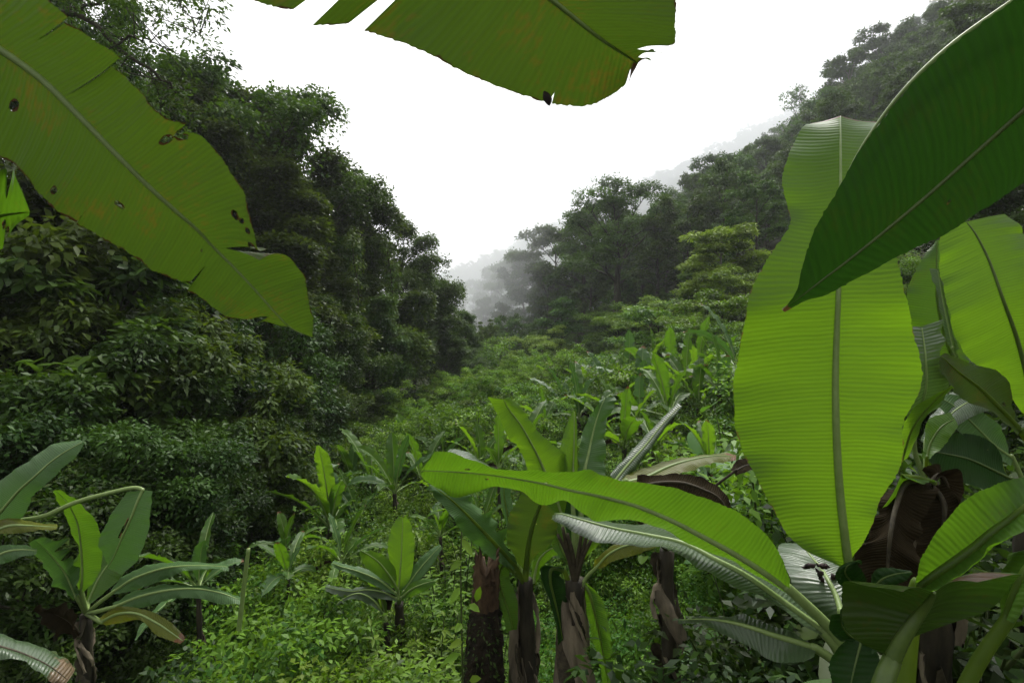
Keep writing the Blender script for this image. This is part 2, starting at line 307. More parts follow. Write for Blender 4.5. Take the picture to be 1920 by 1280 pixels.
def blade(parent, rows, d, ol=0., orr=0., mat='mature', rib='rib', rib_r=(.016, .004), bulge=.06, wave=.006, wfreq=9., pleat=.002,
          tears=(), holes=(), deadf=None, stalk=None, nv=90, nu=16, label=None, world=False, seed=None, stalkmat=None, name='leaf', edge_dead=0.0):
    """One banana leaf from rows (midrib, left edge, right edge) at true depths. d: depth at base..tip (list, spread evenly)."""
    rng = np.random.default_rng(int(abs(rows[0][0]) * 13 + abs(rows[-1][1]) * 7) if seed is None else seed)
    n = len(rows)
    def spread(x):
        if np.isscalar(x): return np.full(n, float(x))
        x = np.asarray(x, float); return np.interp(np.linspace(0, 1, n), np.linspace(0, 1, len(x)), x)
    if world:
        m3, l3, r3 = (np.array([r[k] for r in rows], float) for k in range(3))
    else:
        D, OL, OR = spread(d), spread(ol), spread(orr)
        m3 = np.array([P(r[0], r[1], D[i]) for i, r in enumerate(rows)])
        l3 = np.array([P(r[2], r[3], D[i] + OL[i]) for i, r in enumerate(rows)])
        r3 = np.array([P(r[4], r[5], D[i] + OR[i]) for i, r in enumerate(rows)])
    Mi, Le, Ri = catmull(m3, nv), catmull(l3, nv), catmull(r3, nv)
    L = np.concatenate([[0], np.cumsum(np.linalg.norm(np.diff(Mi, axis=0), axis=1))])
    T = nrm(np.gradient(Mi, axis=0))
    mb = MB(); us = np.linspace(0, 1, nu)
    vf = np.linspace(0, 1, nv)
    for si, E in enumerate((Le, Ri)):
        W = E - Mi; wl = np.linalg.norm(W, axis=1)[:, None]
        Nn = nrm(np.cross(W, T) if si else np.cross(T, W))
        ph = rng.uniform(0, 6.28, 4)
        wv = (np.sin(L * wfreq * 2.1 + ph[0]) + .6 * np.sin(L * wfreq * 4.7 + ph[1]) + .35 * np.sin(L * wfreq * 9.3 + ph[2]))
        U = us[None, :, None]
        V = Mi[:, None] + W[:, None] * U + Nn[:, None] * (bulge * wl[:, None] * np.sin(np.pi * U * .9))
        V = V + Nn[:, None] * (wave * wv[:, None, None] * U ** 2)
        pl = np.sin(L * 6.283 / .027 + ph[3] + 1.5 * np.sin(L * 11)) * pleat * .35
        V = V + Nn[:, None] * (pl[:, None, None] * np.sin(np.pi * np.clip(U, 0, 1)) )
        V = V + nrm(W)[:, None] * (rng.standard_normal((nv, 1, 1)) * .0012 * U ** 4)
        dead = np.zeros((nv, nu))
        if edge_dead: dead = np.maximum(dead, edge_dead * np.clip((us[None] - .93) / .07, 0, 1) * np.ones((nv, 1)))
        if deadf is not None: dead = np.maximum(dead, deadf(vf[:, None], us[None], si))
        verts = [V.reshape(-1, 3)]; uvs = [np.stack(np.broadcast_arrays((us if si else -us)[None], L[:, None]), -1).reshape(-1, 2)]
        dl = [dead.ravel()]
        idx = np.arange(nv * nu).reshape(nv, nu)
        up = idx.copy()                                     # index used when the row is the lower row of a quad
        extra = nv * nu
        for (ts, tv, dep, gap, lift) in tears:
            if ts != si: continue
            i0 = int(round(tv * (nv - 1))); i0 = min(max(i0, 2), nv - 3)
            js = np.where(us > 1 - dep)[0]
            k = np.clip((us[js] - (1 - dep)) / dep, 0, 1) ** .8
            Vi = verts[0].reshape(nv, nu, 3)
            base = Vi[i0, js].copy(); seg = L[-1] / (nv - 1)
            reach = max(2, int(gap * 2.2 / seg))
            for dirn in (-1, 1):
                if dirn == 1:
                    newv = base + T[i0] * gap * .5 * k[:, None] - Nn[i0] * lift * k[:, None]
                    up[i0, js] = extra + np.arange(len(js)); extra += len(js)
                    verts.append(newv); uvs.append(uvs[0].reshape(nv, nu, 2)[i0, js]); dl.append(np.maximum(dl[0].reshape(nv, nu)[i0, js], .25))
                    rr = range(i0 + 1, min(nv, i0 + reach))
                else:
                    Vi[i0, js] = base - T[i0] * gap * .5 * k[:, None] + Nn[i0] * lift * k[:, None]
                    rr = range(max(0, i0 - reach + 1), i0)
                for q in rr:
                    fo = (1 - abs(q - i0) / reach) ** 1.5
                    Vi[q, js] = Vi[q, js] + dirn * T[i0] * gap * .5 * k[:, None] * fo - dirn * Nn[i0] * lift * k[:, None] * fo
        i, j = np.meshgrid(np.arange(nv - 1), np.arange(nu - 1), indexing='ij')
        f = np.stack([up[i, j], up[i, j + 1], idx[i + 1, j + 1], idx[i + 1, j]], -1)
        keep = np.ones((nv - 1, nu - 1), bool)
        for (hs_, hv, hu, rv, ru) in holes:
            if hs_ != si: continue
            vc, uc = (vf[:-1, None] + .5 / nv), (us[None, :-1] + .5 / nu)
            ang = np.arctan2((uc - hu) / ru, (vc - hv) / rv)
            rad = np.hypot((uc - hu) / ru, (vc - hv) / rv)
            keep &= rad > .8 + .25 * np.sin(2 * ang + hv * 50) + .12 * np.sin(5 * ang + hu * 40)
            dl[0] = np.maximum(dl[0].reshape(nv, nu), np.clip(1.0 - (np.hypot((us[None] - hu) / ru, (vf[:, None] - hv) / rv) - .8) * 2.5, 0, .9)).ravel()
        f = f[keep]
        if si == 0: f = f[:, ::-1]
        mb.add(np.concatenate(verts), [f], d=np.concatenate(dl), u=np.concatenate(uvs))
    lo = link_mesh(name, mb.mesh(name, [M[mat]]), parent, label)
    tb = MB(); rr = np.interp(vf, [0, 1], rib_r)
    tube(tb, Mi[:-1], rr[:-1] * (1 - .4 * vf[:-1] ** 3), 8)
    link_mesh('midrib', tb.mesh('midrib', [M[rib]]), lo)
    if stalk is not None:
        sp = [np.asarray(p, float) if world else P(*p) for p in stalk] + [Mi[0], Mi[2]]
        tb = MB(); tube(tb, catmull(sp, 24), np.linspace(rib_r[0] * 1.5, rib_r[0], 24), 8)
        link_mesh('petiole', tb.mesh('petiole', [M[stalkmat or rib]]), lo)
    return lo

def pseudostem(parent, base, top, r0, r1, rng, strips=6, mat='pseudo', strip_len=(.5, 1.0), stripw=.05, tmin=.35):
    mb = MB(); pts = catmull([base, base * .5 + top * .5 + np.array([.02, 0, 0]), top], 26)
    rad = np.linspace(r0, r1, 26) * (1 + .10 * np.sin(np.linspace(0, 40, 26)))
    tube(mb, pts, rad, 14, rough=.05, rng=rng)
    ps = link_mesh('pseudostem', mb.mesh('pseudostem', [M[mat]]), parent)
    for k in range(strips):                                        # dry leaf sheaths hanging on the stem
        a = rng.uniform(0, 6.28); t = rng.uniform(tmin, .99); ln = rng.uniform(*strip_len)
        p0 = base + (top - base) * t; rr = r0 + (r1 - r0) * t
        out = np.array([math.cos(a), math.sin(a), 0]); sd = np.array([-math.sin(a), math.cos(a), 0])
        n = 14; s = np.linspace(0, 1, n)
        c = p0 + out * (rr * .9 + .07 * np.sin(s * 2.2)[:, None] * rng.uniform(.05, 1.1)) - np.array([0, 0, 1]) * (s * ln)[:, None] + sd * (.06 * np.sin(s * 3 + a))[:, None]
        wd = stripw * rng.uniform(.15, 1.2) * (.35 + .65 * np.sin(np.pi * (s * .85 + .12)))
        tw = rng.uniform(-1.5, 1.5) * s + .3 * np.sin(s * 9 + a)
        ax = sd * np.cos(tw)[:, None] + out * np.sin(tw)[:, None]
        nu_ = 5; uu = np.linspace(-1, 1, nu_)
        V = c[:, None] + ax[:, None] * (wd[:, None] * uu)[..., None] - out * (np.abs(uu) ** 2 * .02)[None, :, None] + rng.standard_normal((n, nu_, 3)) * .003
        i, j = np.meshgrid(np.arange(n - 1), np.arange(nu_ - 1), indexing='ij')
        f = np.stack([i * nu_ + j, i * nu_ + j + 1, (i + 1) * nu_ + j + 1, (i + 1) * nu_ + j], -1).reshape(-1, 4)
        m2 = MB(); m2.add(V.reshape(-1, 3), [f], u=np.stack(np.broadcast_arrays(uu[None], (s * ln)[:, None]), -1).reshape(-1, 2))
        link_mesh('dry_sheath', m2.mesh('dry_sheath', [M['sheath' if rng.random() < .6 else 'petdead']]), ps)
    return ps

def arch_rows(base, az, e0, length, width, sag, rng, roll=0., fold=.25, n=9, petiole=.2, tipblunt=.15):
    """midrib, left and right rows of a generic arching leaf in world space"""
    s = np.linspace(0, 1, 40); el = e0 - sag * s ** 1.5
    az_ = az + .25 * rng.uniform(-1, 1) * s
    dirs = np.stack([np.cos(el) * np.cos(az_), np.cos(el) * np.sin(az_), np.sin(el)], -1)
    pts = base + np.concatenate([[np.zeros(3)], np.cumsum(dirs[:-1] * length * (1 + petiole) / 39, axis=0)])
    i0 = int(40 * petiole / (1 + petiole))
    stalk = pts[:max(i0, 2)]
    sub = pts[max(i0, 1):]; k = np.linspace(0, len(sub) - 1, n).astype(int)
    Mi = sub[k]; T = nrm(np.gradient(Mi, axis=0))
    side = nrm(np.cross(T, np.array([0, 0, 1.]) + .001)); up = np.cross(side, T)
    t = np.linspace(0, 1, n)
    prof = np.clip(np.sin(np.pi * np.clip(t * .86 + .02, 0, 1)) ** .6, .05, 1) * width * .5
    prof[-1] = width * .5 * tipblunt; prof[0] = width * .06
    c, sn = math.cos(roll), math.sin(roll)
    sd2 = side * c + up * sn; up2 = up * c - side * sn
    fl = fold * (1 + .4 * rng.uniform(-1, 1)); cf, sf = math.cos(fl), math.sin(fl)
    Le = Mi - sd2 * prof[:, None] * cf + up2 * prof[:, None] * sf
    Ri = Mi + sd2 * prof[:, None] * cf + up2 * prof[:, None] * sf
    return [(Mi[q], Le[q], Ri[q]) for q in range(n)], [stalk[0], stalk[len(stalk) // 2]] if len(stalk) > 2 else [stalk[0]]

def generic_banana(loc, gz, size, rng, label, nleaf=7, mats=('blue', 'mature', 'young'), stem=.35, group=None, dead=1, name='banana_plant'):
    loc = np.asarray(loc, float)
    e = empty(name, loc, label, 'banana plant', group)
    top = loc + np.array([0, 0, stem * size])
    pseudostem(e, np.array([loc[0], loc[1], gz - .1]), top, .06 * size, .035 * size, rng, strips=2, strip_len=(.15, .3), stripw=.03)
    a0 = rng.uniform(0, 6.28)
    for k in range(nleaf):
        az = a0 + k * 2.4 + rng.uniform(-.7, .7); fr = k / max(nleaf - 1, 1)
        rows, st = arch_rows(top, az, 1.45 - 1.05 * fr + rng.uniform(-.25, .25), size * rng.uniform(.55, 1.1), size * rng.uniform(.17, .29), .35 + 1.3 * fr * rng.uniform(.7, 1.2), rng,
                             roll=rng.uniform(-.4, .4), fold=rng.uniform(.1, .45))
        tears = [(int(rng.integers(2)), rng.uniform(.3, .9), rng.uniform(.3, .8), .03 * size, .02 * size) for _ in range(int(rng.integers(0, 7)))]
        dd = (lambda v, u, s_: np.clip((v - .9) * 8, 0, 1) + 0 * u) if rng.random() < .35 else None
        blade(e, rows, 0, mat=mats[int(rng.integers(len(mats)))], rib='ribpale', rib_r=(.012 * size, .003 * size), world=True, stalk=st, nv=40, nu=8, bulge=.05, wave=.012 * size,
              tears=tears, deadf=dd, seed=int(rng.integers(1e6)), pleat=.001)
    for k in range(dead):
        rows, st = arch_rows(top, rng.uniform(0, 6.28), .3, size * .6, size * .14, 2.3, rng, fold=1.1)
        blade(e, rows, 0, mat='dead', rib='petdead', rib_r=(.01 * size, .003 * size), world=True, stalk=st, nv=30, nu=6, bulge=.2, wave=.03 * size, seed=int(rng.integers(1e6)), label='brown dead leaf hanging against the stem')
    return e

# ------------------------------------------------------------------ foreground: big leaves close to the eye
def R6(s): return [tuple(map(float, r.split())) for r in s.strip().split('\n')]

# plant at the left whose huge rusty leaf hangs into the picture
e = empty('banana_plant', (-2.9, 1.0, 0), 'banana plant beyond the left edge with a huge rusty holed leaf hanging down', 'banana plant')
pseudostem(e, np.array([-2.9, 1.0, -.1]), np.array([-2.75, 1.0, 3.0]), .16, .09, RNG, strips=3)
blade(e, R6('''-150 10 -330 160 -60 -160
-60 55 -200 230 40 -60
0 92 -90 268 105 20
80 150 20 308 185 82
150 218 75 365 235 150
215 285 140 420 300 212
275 345 215 462 385 265
330 395 275 497 440 345
370 430 315 520 470 410
400 462 345 534 491 474
440 502 385 570 535 478
480 545 425 592 565 520
520 590 480 601 580 565
548 616 530 611 587 605
586 632 583 632 588 633'''), [1.35, 1.45, 1.6, 1.7], [.06, .12, .05], [-.12, -.16, -.05], mat='old', rib='ribpale', rib_r=(.013, .003), bulge=.05, wave=.006, nv=380, nu=64,
      tears=[(1, 2.25 / 14, .6, .014, .012), (1, 3.5 / 14, .9, .022, .02), (1, 5.55 / 14, .22, .02, .012), (1, 9.1 / 14, .8, .012, .02), (0, 9.15 / 14, .55, .018, .02), (0, 12 / 14, .5, .014, .015), (0, 5 / 14, .2, .008, .004)],
      holes=[(1, .39, .66, .006, .12), (1, .40, .84, .007, .10), (1, .56, .72, .012, .06), (1, .575, .80, .006, .05), (1, .595, .86, .007, .05), (1, .63, .86, .012, .09), (0, .40, .50, .010, .035), (0, .30, .86, .006, .05), (0, .62, .25, .003, .03), (0, .185, .42, .006, .07)],
      edge_dead=.52, deadf=lambda v, u, s_: .55 * np.clip((v - .985) * 60, 0, 1) * np.ones_like(u), label='huge rusty green leaf with holes and tears',
      stalk=[(-700, 300, 1.0), (-420, 20, 1.15)])
blade(e, R6('''-330 560 -340 540 -320 590
-200 500 -220 440 -190 560
-100 450 -110 370 -90 520
-40 420 -30 335 -40 490
0 405 15 312 2 466
30 400 35 345 25 430
55 397 54 390 52 404'''), [1.5, 1.6], -.08, .08, mat='edge', rib_r=(.010, .004), tears=[(0, .7, .6, .02, .02), (1, .72, .7, .02, .02)], holes=[(1, .70, .25, .02, .12), (1, .74, .6, .02, .2)],
      stalk=[(-800, 800, 1.2), (-500, 640, 1.35)], label='smaller torn leaf at the picture edge')

# leaf hanging from above
e = empty('banana_plant', (-.9, .3, 0), 'banana plant overhead, broad leaf with burnt tip hanging before the white sky', 'banana plant')
blade(e, R6('''760 -230 430 -15 1000 -330
800 -195 535 25 1060 -260
830 -165 600 38 1100 -220
860 -140 655 48 1140 -190
890 -115 690 57 1180 -150
940 -75 790 95 1220 -110
1000 -28 880 140 1262 -50
1050 12 960 172 1268 10
1095 48 1030 194 1266 60
1130 75 1095 200 1263 86
1160 95 1140 181 1245 93
1182 109 1172 158 1226 104
1196 119 1192 128 1203 118'''), [1.0, 1.2], [.05, .1], [-.05, -.1], mat='old', rib='ribpale', rib_r=(.008, .004), bulge=.04, wave=.004, nv=200, nu=32, pleat=.001,
      tears=[(0, 1.45 / 12, .85, .045, .006), (0, 3.5 / 12, .85, .03, .006), (0, 8.0 / 12, .13, .008, .003), (1, 10.2 / 12, .6, .012, .006), (1, 11.2 / 12, .7, .012, .01), (0, 11.3 / 12, .5, .008, .01)],
      deadf=lambda v, u, s_: np.clip((v - (.90 if s_ == 0 else .935)) * 14, 0, 1) * np.clip(u * 1.2 + .1 + (v - .9) * 4, 0, 1) * .95, edge_dead=.45, label='broad underside of a green leaf with a burnt torn tip',
      stalk=[(-200, -600, .55), (300, -480, .8)])
pseudostem(e, np.array([-.95, .15, -.1]), np.array([-.9, .3, 3.1]), .12, .08, RNG, strips=0)
def small_tag(px, py, d, length, label, name='dead_petal'):
    mb = MB(); s = np.linspace(0, 1, 10); c0 = P(px, py, d); ax = nrm(np.array([.35, -.1, -1.]))
    pts = c0 + ax * (s * length)[:, None] + np.array([.02, 0, 0]) * np.sin(s * 3)[:, None] * length * 3
    tube(mb, pts, length * .26 * np.sin(np.pi * (s * .92 + .05)) + .0008, 8)
    set_tag(link_mesh(name, mb.mesh(name, [M['black']])), label, 'dead leaf')
small_tag(1020, 172, 1.19, .036, 'small dark curled dead leaf stuck to the lower edge of the overhead leaf')

# dark leaf at the upper right
e = empty('banana_plant', (2.3, .7, 0), 'banana plant beyond the right edge with a dark pointed leaf slanting down', 'banana plant')
blade(e, R6('''2120 20 2010 -110 2140 200
2000 135 1955 -50 2020 275
1920 205 1893 5 1930 335
1830 285 1780 87 1855 383
1740 365 1692 172 1780 430
1660 432 1627 258 1710 466
1590 488 1561 368 1640 503
1545 522 1521 440 1590 531
1515 545 1502 502 1545 553
1495 560 1492 543 1510 562
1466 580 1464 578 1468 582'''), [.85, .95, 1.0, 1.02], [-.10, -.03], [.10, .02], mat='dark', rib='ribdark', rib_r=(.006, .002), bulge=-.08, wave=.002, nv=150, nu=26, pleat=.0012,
      deadf=lambda v, u, s_: np.clip((v - .955) * 30, 0, .8) + 0 * u, edge_dead=.30, label='dark green pointed leaf', stalk=[(2500, 500, .7), (2300, 50, .78)], holes=[(1, .38, .35, .004, .03)])
ed = catmull([P(1955, -40, .86), P(1893, 5, .885), P(1780, 87, .905), P(1692, 172, .925), P(1627, 258, .945), P(1590, 320, .96)], 40)
mb = MB(); tube(mb, ed, .0035 * np.sin(np.linspace(.6, 3.0, 40)) + .0003, 8); link_mesh('rolled_margin', mb.mesh('rolled_margin', [M['ribpale']]), e)  # sky highlight on the rolled edge is put into its pale colour
pseudostem(e, np.array([2.3, .7, -.1]), np.array([1.75, .62, 2.5]), .1, .06, RNG, strips=0)

# the big right-hand plant
bx = P(1600, 1255, 1.72)
e = empty('banana_plant', (bx[0], bx[1], 0), 'big banana plant at right, glowing upright leaf and long leaf reaching left', 'banana plant')
pseudostem(e, np.array([bx[0] + .05, bx[1] + .1, -.2]), bx + np.array([.02, .03, -.02]), .12, .06, RNG, strips=5)
blade(e, R6('''1592 1070 1572 1060 1602 1054
1584 1010 1492 1018 1624 1002
1575 930 1438 935 1651 937
1570 860 1408 865 1692 865
1567 790 1384 805 1698 800
1566 710 1378 732 1729 717
1568 630 1386 645 1714 627
1571 560 1405 572 1698 557
1573 500 1440 490 1683 487
1574 440 1481 425 1674 432
1575 385 1479 385 1668 380
1576 335 1465 345 1667 330
1576 280 1481 284 1666 280
1576 242 1503 240 1662 240
1576 217 1520 229 1652 222'''), [1.72, 1.64, 1.62, 1.66, 1.8], [-.04, -.10, -.06, -.12, .02, .05, .08], [.0, -.05, -.08, -.05, .05], mat='young', rib='ribpale', rib_r=(.015, .003), bulge=-.06, wave=.009, wfreq=5, nv=260, nu=32, pleat=.0006,
      stalk=[(1602, 1290, 1.74), (1600, 1190, 1.72)], edge_dead=.38, label='glowing yellow-green upright leaf', deadf=lambda v, u, s_: np.clip((v - .985) * 50, 0, .6) + 0 * u)
blade(e, R6('''1482 1106 1480 1088 1474 1110
1430 1070 1455 1025 1415 1078
1375 1036 1416 982 1352 1044
1320 1006 1370 948 1295 1016
1260 975 1312 931 1238 988
1200 950 1250 911 1180 974
1150 935 1178 903 1124 979
1110 926 1140 889 1098 963
1064 917 1108 879 1060 937
1020 906 1066 884 1016 944
970 897 1005 884 978 925
922 890 950 878 925 912
870 885 890 862 862 931
830 883 845 846 825 914
798 882 812 850 792 899
790 883 800 866 787 888'''), [1.72, 1.8, 2.0, 2.2, 2.35], [-.06, -.14, -.1], [.05, .10, .06], mat='mature', rib='ribpale', rib_r=(.014, .003), bulge=-.05, wave=.006, wfreq=6, nv=200, nu=24, pleat=.0015,
      stalk=[(1600, 1250, 1.73), (1560, 1182, 1.72)], edge_dead=.3, label='long green leaf stretching to the left', holes=[(0, .80, .35, .006, .10), (1, .745, .3, .003, .05), (0, .60, .1, .003, .05)])
blade(e, R6('''945 889 930 893 962 886
900 872 885 882 925 878
860 858 845 868 880 850
835 852 828 862 842 846'''), [2.3, 2.42], .0, .1, mat='shiny', rib='rib', rib_r=(.003, .002), nv=40, nu=10, label='pale folded flap of the long leaf')
blade(e, R6('''1545 1185 1552 1176 1538 1190
1470 1130 1486 1110 1440 1128
1400 1080 1432 1060 1370 1092
1340 1048 1382 1033 1320 1066
1280 1018 1322 1003 1262 1036
1215 1003 1252 990 1195 1022
1150 990 1190 981 1130 1014
1090 974 1122 970 1072 997
1050 963 1060 960 1040 976
1036 966 1040 962 1032 975'''), [1.73, 1.85, 2.05, 2.2], [.12, .3, .25], [-.05, -.12, -.08], mat='shiny', rib='ribpale', rib_r=(.015, .003), bulge=.04, wave=.006, wfreq=7, nv=130, nu=18,
      stalk=[(1590, 1265, 1.73), (1570, 1215, 1.73)], edge_dead=.3, label='wet shiny leaf below the long one')
blade(e, R6('''1530 1215 1534 1205 1526 1232
1490 1202 1496 1188 1490 1242
1450 1190 1450 1172 1450 1236
1415 1178 1416 1160 1425 1222
1380 1168 1388 1150 1395 1207
1345 1162 1350 1150 1352 1186
1310 1160 1315 1153 1315 1170
1270 1162 1271 1160 1271 1164'''), [1.7, 1.75, 1.9], [.15, .1], [-.08, -.02], mat='shiny', rib='ribpale', rib_r=(.012, .002), bulge=.08, nv=80, nu=14, stalk=[(1590, 1275, 1.72), (1565, 1240, 1.71)], label='short wet leaf near the ground')
blade(e, R6('''1578 1150 1560 1164 1588 1138
1568 1118 1500 1125 1598 1108
1553 1088 1480 1080 1594 1075
1540 1066 1468 1048 1584 1055
1522 1044 1458 1030 1560 1032
1503 1019 1470 1020 1525 1016'''), [1.8, 1.95, 2.2], [.05, .1], [.0, .05], mat='shiny', rib='ribpale', rib_r=(.011, .004), bulge=.05, nv=80, nu=16, stalk=[(1598, 1260, 1.75), (1592, 1200, 1.77)], label='grey glistening leaf seen almost end-on')
for q, (a, b) in enumerate([((1503, 1064), (1530, 1060)), ((1530, 1058), (1556, 1062)), ((1532, 1066), (1545, 1092)), ((1560, 1086), (1566, 1078))]):
    mb = MB(); pa, pb = P(*a, 1.92), P(*b, 1.92); s = np.linspace(0, 1, 9)
    tube(mb, pa + (pb - pa) * s[:, None] + RNG.standard_normal((9, 3)) * .003, .009 * np.sin(np.pi * (s * .9 + .05)) * (1 + .3 * np.sin(s * 20)) + .001, 7)
    set_tag(link_mesh('fallen_petal', mb.mesh('fallen_petal', [M['black']])), ['black rotten petal on the grey glistening leaf, leftmost one', 'black rotten petal lying level right of the midrib, longest and highest', 'black rotten petal lying along the midrib of the grey leaf', 'tiny black petal scrap beside the midrib close to the upright leaf'][q], 'petal', 'rotten petals on the wet leaf')

# plant at the lower right corner
bx = P(1690, 1330, 1.25)
e = empty('banana_plant', (bx[0], bx[1], 0), 'banana plant in the lower right corner with a burnt-edged folded dark leaf', 'banana plant')
pseudostem(e, np.array([bx[0] + .1, bx[1] + .1, -.1]), bx + np.array([.05, .05, -.05]), .07, .05, RNG, strips=16)
blade(e, R6('''1672 1238 1658 1226 1686 1226
1690 1202 1606 1200 1772 1180
1708 1174 1581 1172 1852 1157
1724 1152 1580 1125 1895 1122
1738 1134 1588 1094 1917 1090
1748 1118 1640 1098 1905 1072
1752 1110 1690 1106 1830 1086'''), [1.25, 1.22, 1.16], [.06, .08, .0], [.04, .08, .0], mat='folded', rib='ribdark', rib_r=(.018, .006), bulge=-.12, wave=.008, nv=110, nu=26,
      stalk=[(1640, 1360, 1.22), (1655, 1285, 1.23)], deadf=lambda v, u, s_: (s_ * np.clip((v - .80) * 7, 0, 1) * np.clip((u - .25) * 2.2, 0, 1) * .95 + (1 - s_) * .4 * np.clip((v - .9) * 9, 0, 1)) * np.ones_like(u * v),
      label='dark folded leaf with a burnt upper edge')
blade(e, R6('''1722 1100 1716 1104 1735 1102
1755 1078 1722 1062 1772 1088
1790 1055 1748 1018 1808 1068
1825 1030 1775 976 1842 1040
1860 1000 1805 940 1876 1014
1895 974 1852 914 1908 990
1930 945 1905 896 1942 962
1990 890 1990 870 2000 905
2080 800 2075 795 2088 806'''), [1.6, 1.5, 1.4], [-.02, .08], [-.12, -.1], mat='mature', rib='rib', rib_r=(.02, .008), bulge=-.1, wave=.006, nv=110, nu=20, label='arching bright green leaf', stalk=[(1690, 1330, 1.6), (1705, 1180, 1.62)])
blade(e, R6('''1890 1160 1885 1158 1893 1165
1905 1110 1870 1090 1945 1110
1930 1060 1885 1060 1990 1080
1990 1030 1920 1040 2040 1060
2080 1020 2070 1010 2080 1030'''), [1.35, 1.3], [.15], [-.08], mat='mature', rib='rib', rib_r=(.013, .005), nv=60, nu=14, stalk=[(1790, 1330, 1.4), (1835, 1240, 1.38)], label='leaf running off at the right edge')

# dead hanging mass and half-dead leaf between the two
e = empty('banana_plant', (*P(1750, 1300, 2.2)[:2], 0), 'dying banana plant behind the upright leaf with black-brown collapsed leaves', 'banana plant')
pseudostem(e, np.array([*P(1750, 1300, 2.2)[:2], -.1]), P(1745, 930, 2.2), .07, .05, RNG, strips=24, strip_len=(.3, .6))
for rows, d, mt, lb, kw in [
    ('''1745 905 1735 905 1752 905
1700 905 1660 940 1745 930
1680 950 1625 985 1735 990
1670 1000 1604 1025 1730 1040
1665 1050 1600 1062 1725 1085
1662 1100 1620 1105 1715 1110
1660 1140 1640 1140 1690 1140''', [2.15, 1.98, 1.95], 'dead', 'black-brown dead leaf hanging down', dict(wave=.03, bulge=.25)),
    ('''1748 910 1742 905 1756 912
1770 945 1720 950 1795 935
1768 1000 1715 1010 1788 985
1755 1060 1712 1060 1780 1050
1745 1110 1715 1110 1770 1110''', [2.15, 2.0], 'dead', 'brown dead leaf hanging beside it', dict(wave=.03, bulge=.2)),
    ('''1752 905 1735 910 1762 900
1720 895 1690 930 1755 905
1695 892 1668 932 1735 905
1692 890 1655 945 1715 895
1690 889 1650 950 1700 890''', [2.15, 2.05], 'mature', 'half-green leaf collapsing over the dead ones', dict(wave=.01)),
    ('''1745 905 1740 900 1750 912
1762 890 1740 872 1780 900
1775 905 1755 880 1800 925
1785 940 1760 930 1805 955''', [2.2, 2.2], 'dead', 'brown shrivelled leaf at the top', dict(wave=.04))]:
    blade(e, R6(rows), d, .03, -.03, mat=mt, rib='petdead' if mt == 'dead' else 'rib', rib_r=(.012, .004), nv=70, nu=18, label=lb, **kw)

# brown arch and yellowing leaf behind the long leaf
e = empty('banana_plant', (*P(1250, 1180, 3.2)[:2], 0), 'banana plant behind the long leaf with a dead brown arched leaf', 'banana plant')
tp = P(1250, 1030, 3.2)
pseudostem(e, np.array([tp[0], tp[1], -1.2]), tp, .055, .04, RNG, strips=30, strip_len=(.2, .4), stripw=.05)
blade(e, R6('''1172 905 1165 897 1185 908
1212 894 1188 886 1226 904
1255 874 1230 869 1280 888
1295 862 1268 862 1315 874
1335 855 1312 853 1345 868
1380 855 1378 852 1380 862'''), [2.85, 3.0, 3.2], .05, -.06, mat='olive', rib='ribpale', rib_r=(.012, .004), nv=70, nu=14, stalk=[(1250, 1030, 3.2), (1190, 960, 2.95)], deadf=lambda v, u, s_: np.clip((v - .9) * 9, 0, 1) + 0 * u, label='yellowing leaf')
blade(e, R6('''1190 915 1185 925 1195 890
1235 905 1225 935 1245 887
1280 905 1265 940 1290 889
1320 918 1300 950 1328 900
1350 935 1330 965 1357 918
1372 975 1350 985 1380 965'''), [2.7, 2.6, 2.5], -.08, .05, mat='dead', rib='petdead', rib_r=(.01, .004), nv=60, nu=14, bulge=.12, stalk=[(1250, 1030, 3.2), (1195, 970, 2.8)], label='dead brown arched leaf')
blade(e, R6('''1150 905 1145 890 1158 905
1180 868 1166 866 1190 880
1210 835 1196 838 1218 842
1240 798 1230 800 1247 804
1276 760 1273 760 1279 762'''), [2.9, 3.2], .05, .0, mat='shiny', rib='ribpale', rib_r=(.009, .003), nv=70, nu=10, bulge=.35, stalk=[(1250, 1030, 3.2), (1180, 960, 2.95)], label='narrow rolled leaf pointing up to the right')
blade(e, R6('''1375 885 1370 880 1380 890
1400 872 1385 862 1415 880
1440 868 1430 860 1440 878'''), [2.9, 3.0], .02, -.02, mat='dead', rib='petdead', rib_r=(.006, .003), nv=30, nu=8, stalk=[(1250, 1030, 3.2), (1310, 940, 3.0)], label='dead brown tip')

# ------------------------------------------------------------------ background plants at the right
bx = P(1930, 900, 2.75)
e = empty('banana_plant', (bx[0], bx[1], hgt(bx[0], bx[1])), 'banana plant at the right edge, broad upright leaf with a thin dark midrib', 'banana plant')
pseudostem(e, np.array([bx[0], bx[1], float(hgt(bx[0], bx[1])) - .1]), bx, .1, .06, RNG, strips=3)
st = [(1930, 900, 2.75), (1945, 840, 2.7)]
blade(e, R6('''1945 800 1930 790 1960 790
1925 705 1868 712 1990 700
1905 630 1815 672 1985 620
1880 560 1782 602 1970 540
1855 490 1767 530 1943 470
1830 440 1760 472 1915 430
1812 416 1763 432 1880 403'''), [2.65, 2.55, 2.6], .04, .05, mat='young', rib='ribdark', rib_r=(.012, .004), bulge=.05, wave=.008, nv=110, nu=20, stalk=st, edge_dead=.35, tears=[(1, .62, .3, .02, .01)], label='broad upright leaf')
blade(e, R6('''1800 700 1775 690 1815 690
1775 640 1704 635 1812 660
1758 570 1699 560 1800 600
1756 505 1718 505 1785 520
1757 450 1750 455 1763 452'''), [3.0, 3.1], .04, .0, mat='mature', rib='rib', rib_r=(.01, .003), nv=70, nu=16, stalk=[(1900, 950, 2.8), (1850, 800, 2.9)], label='smooth green leaf behind the broad one')
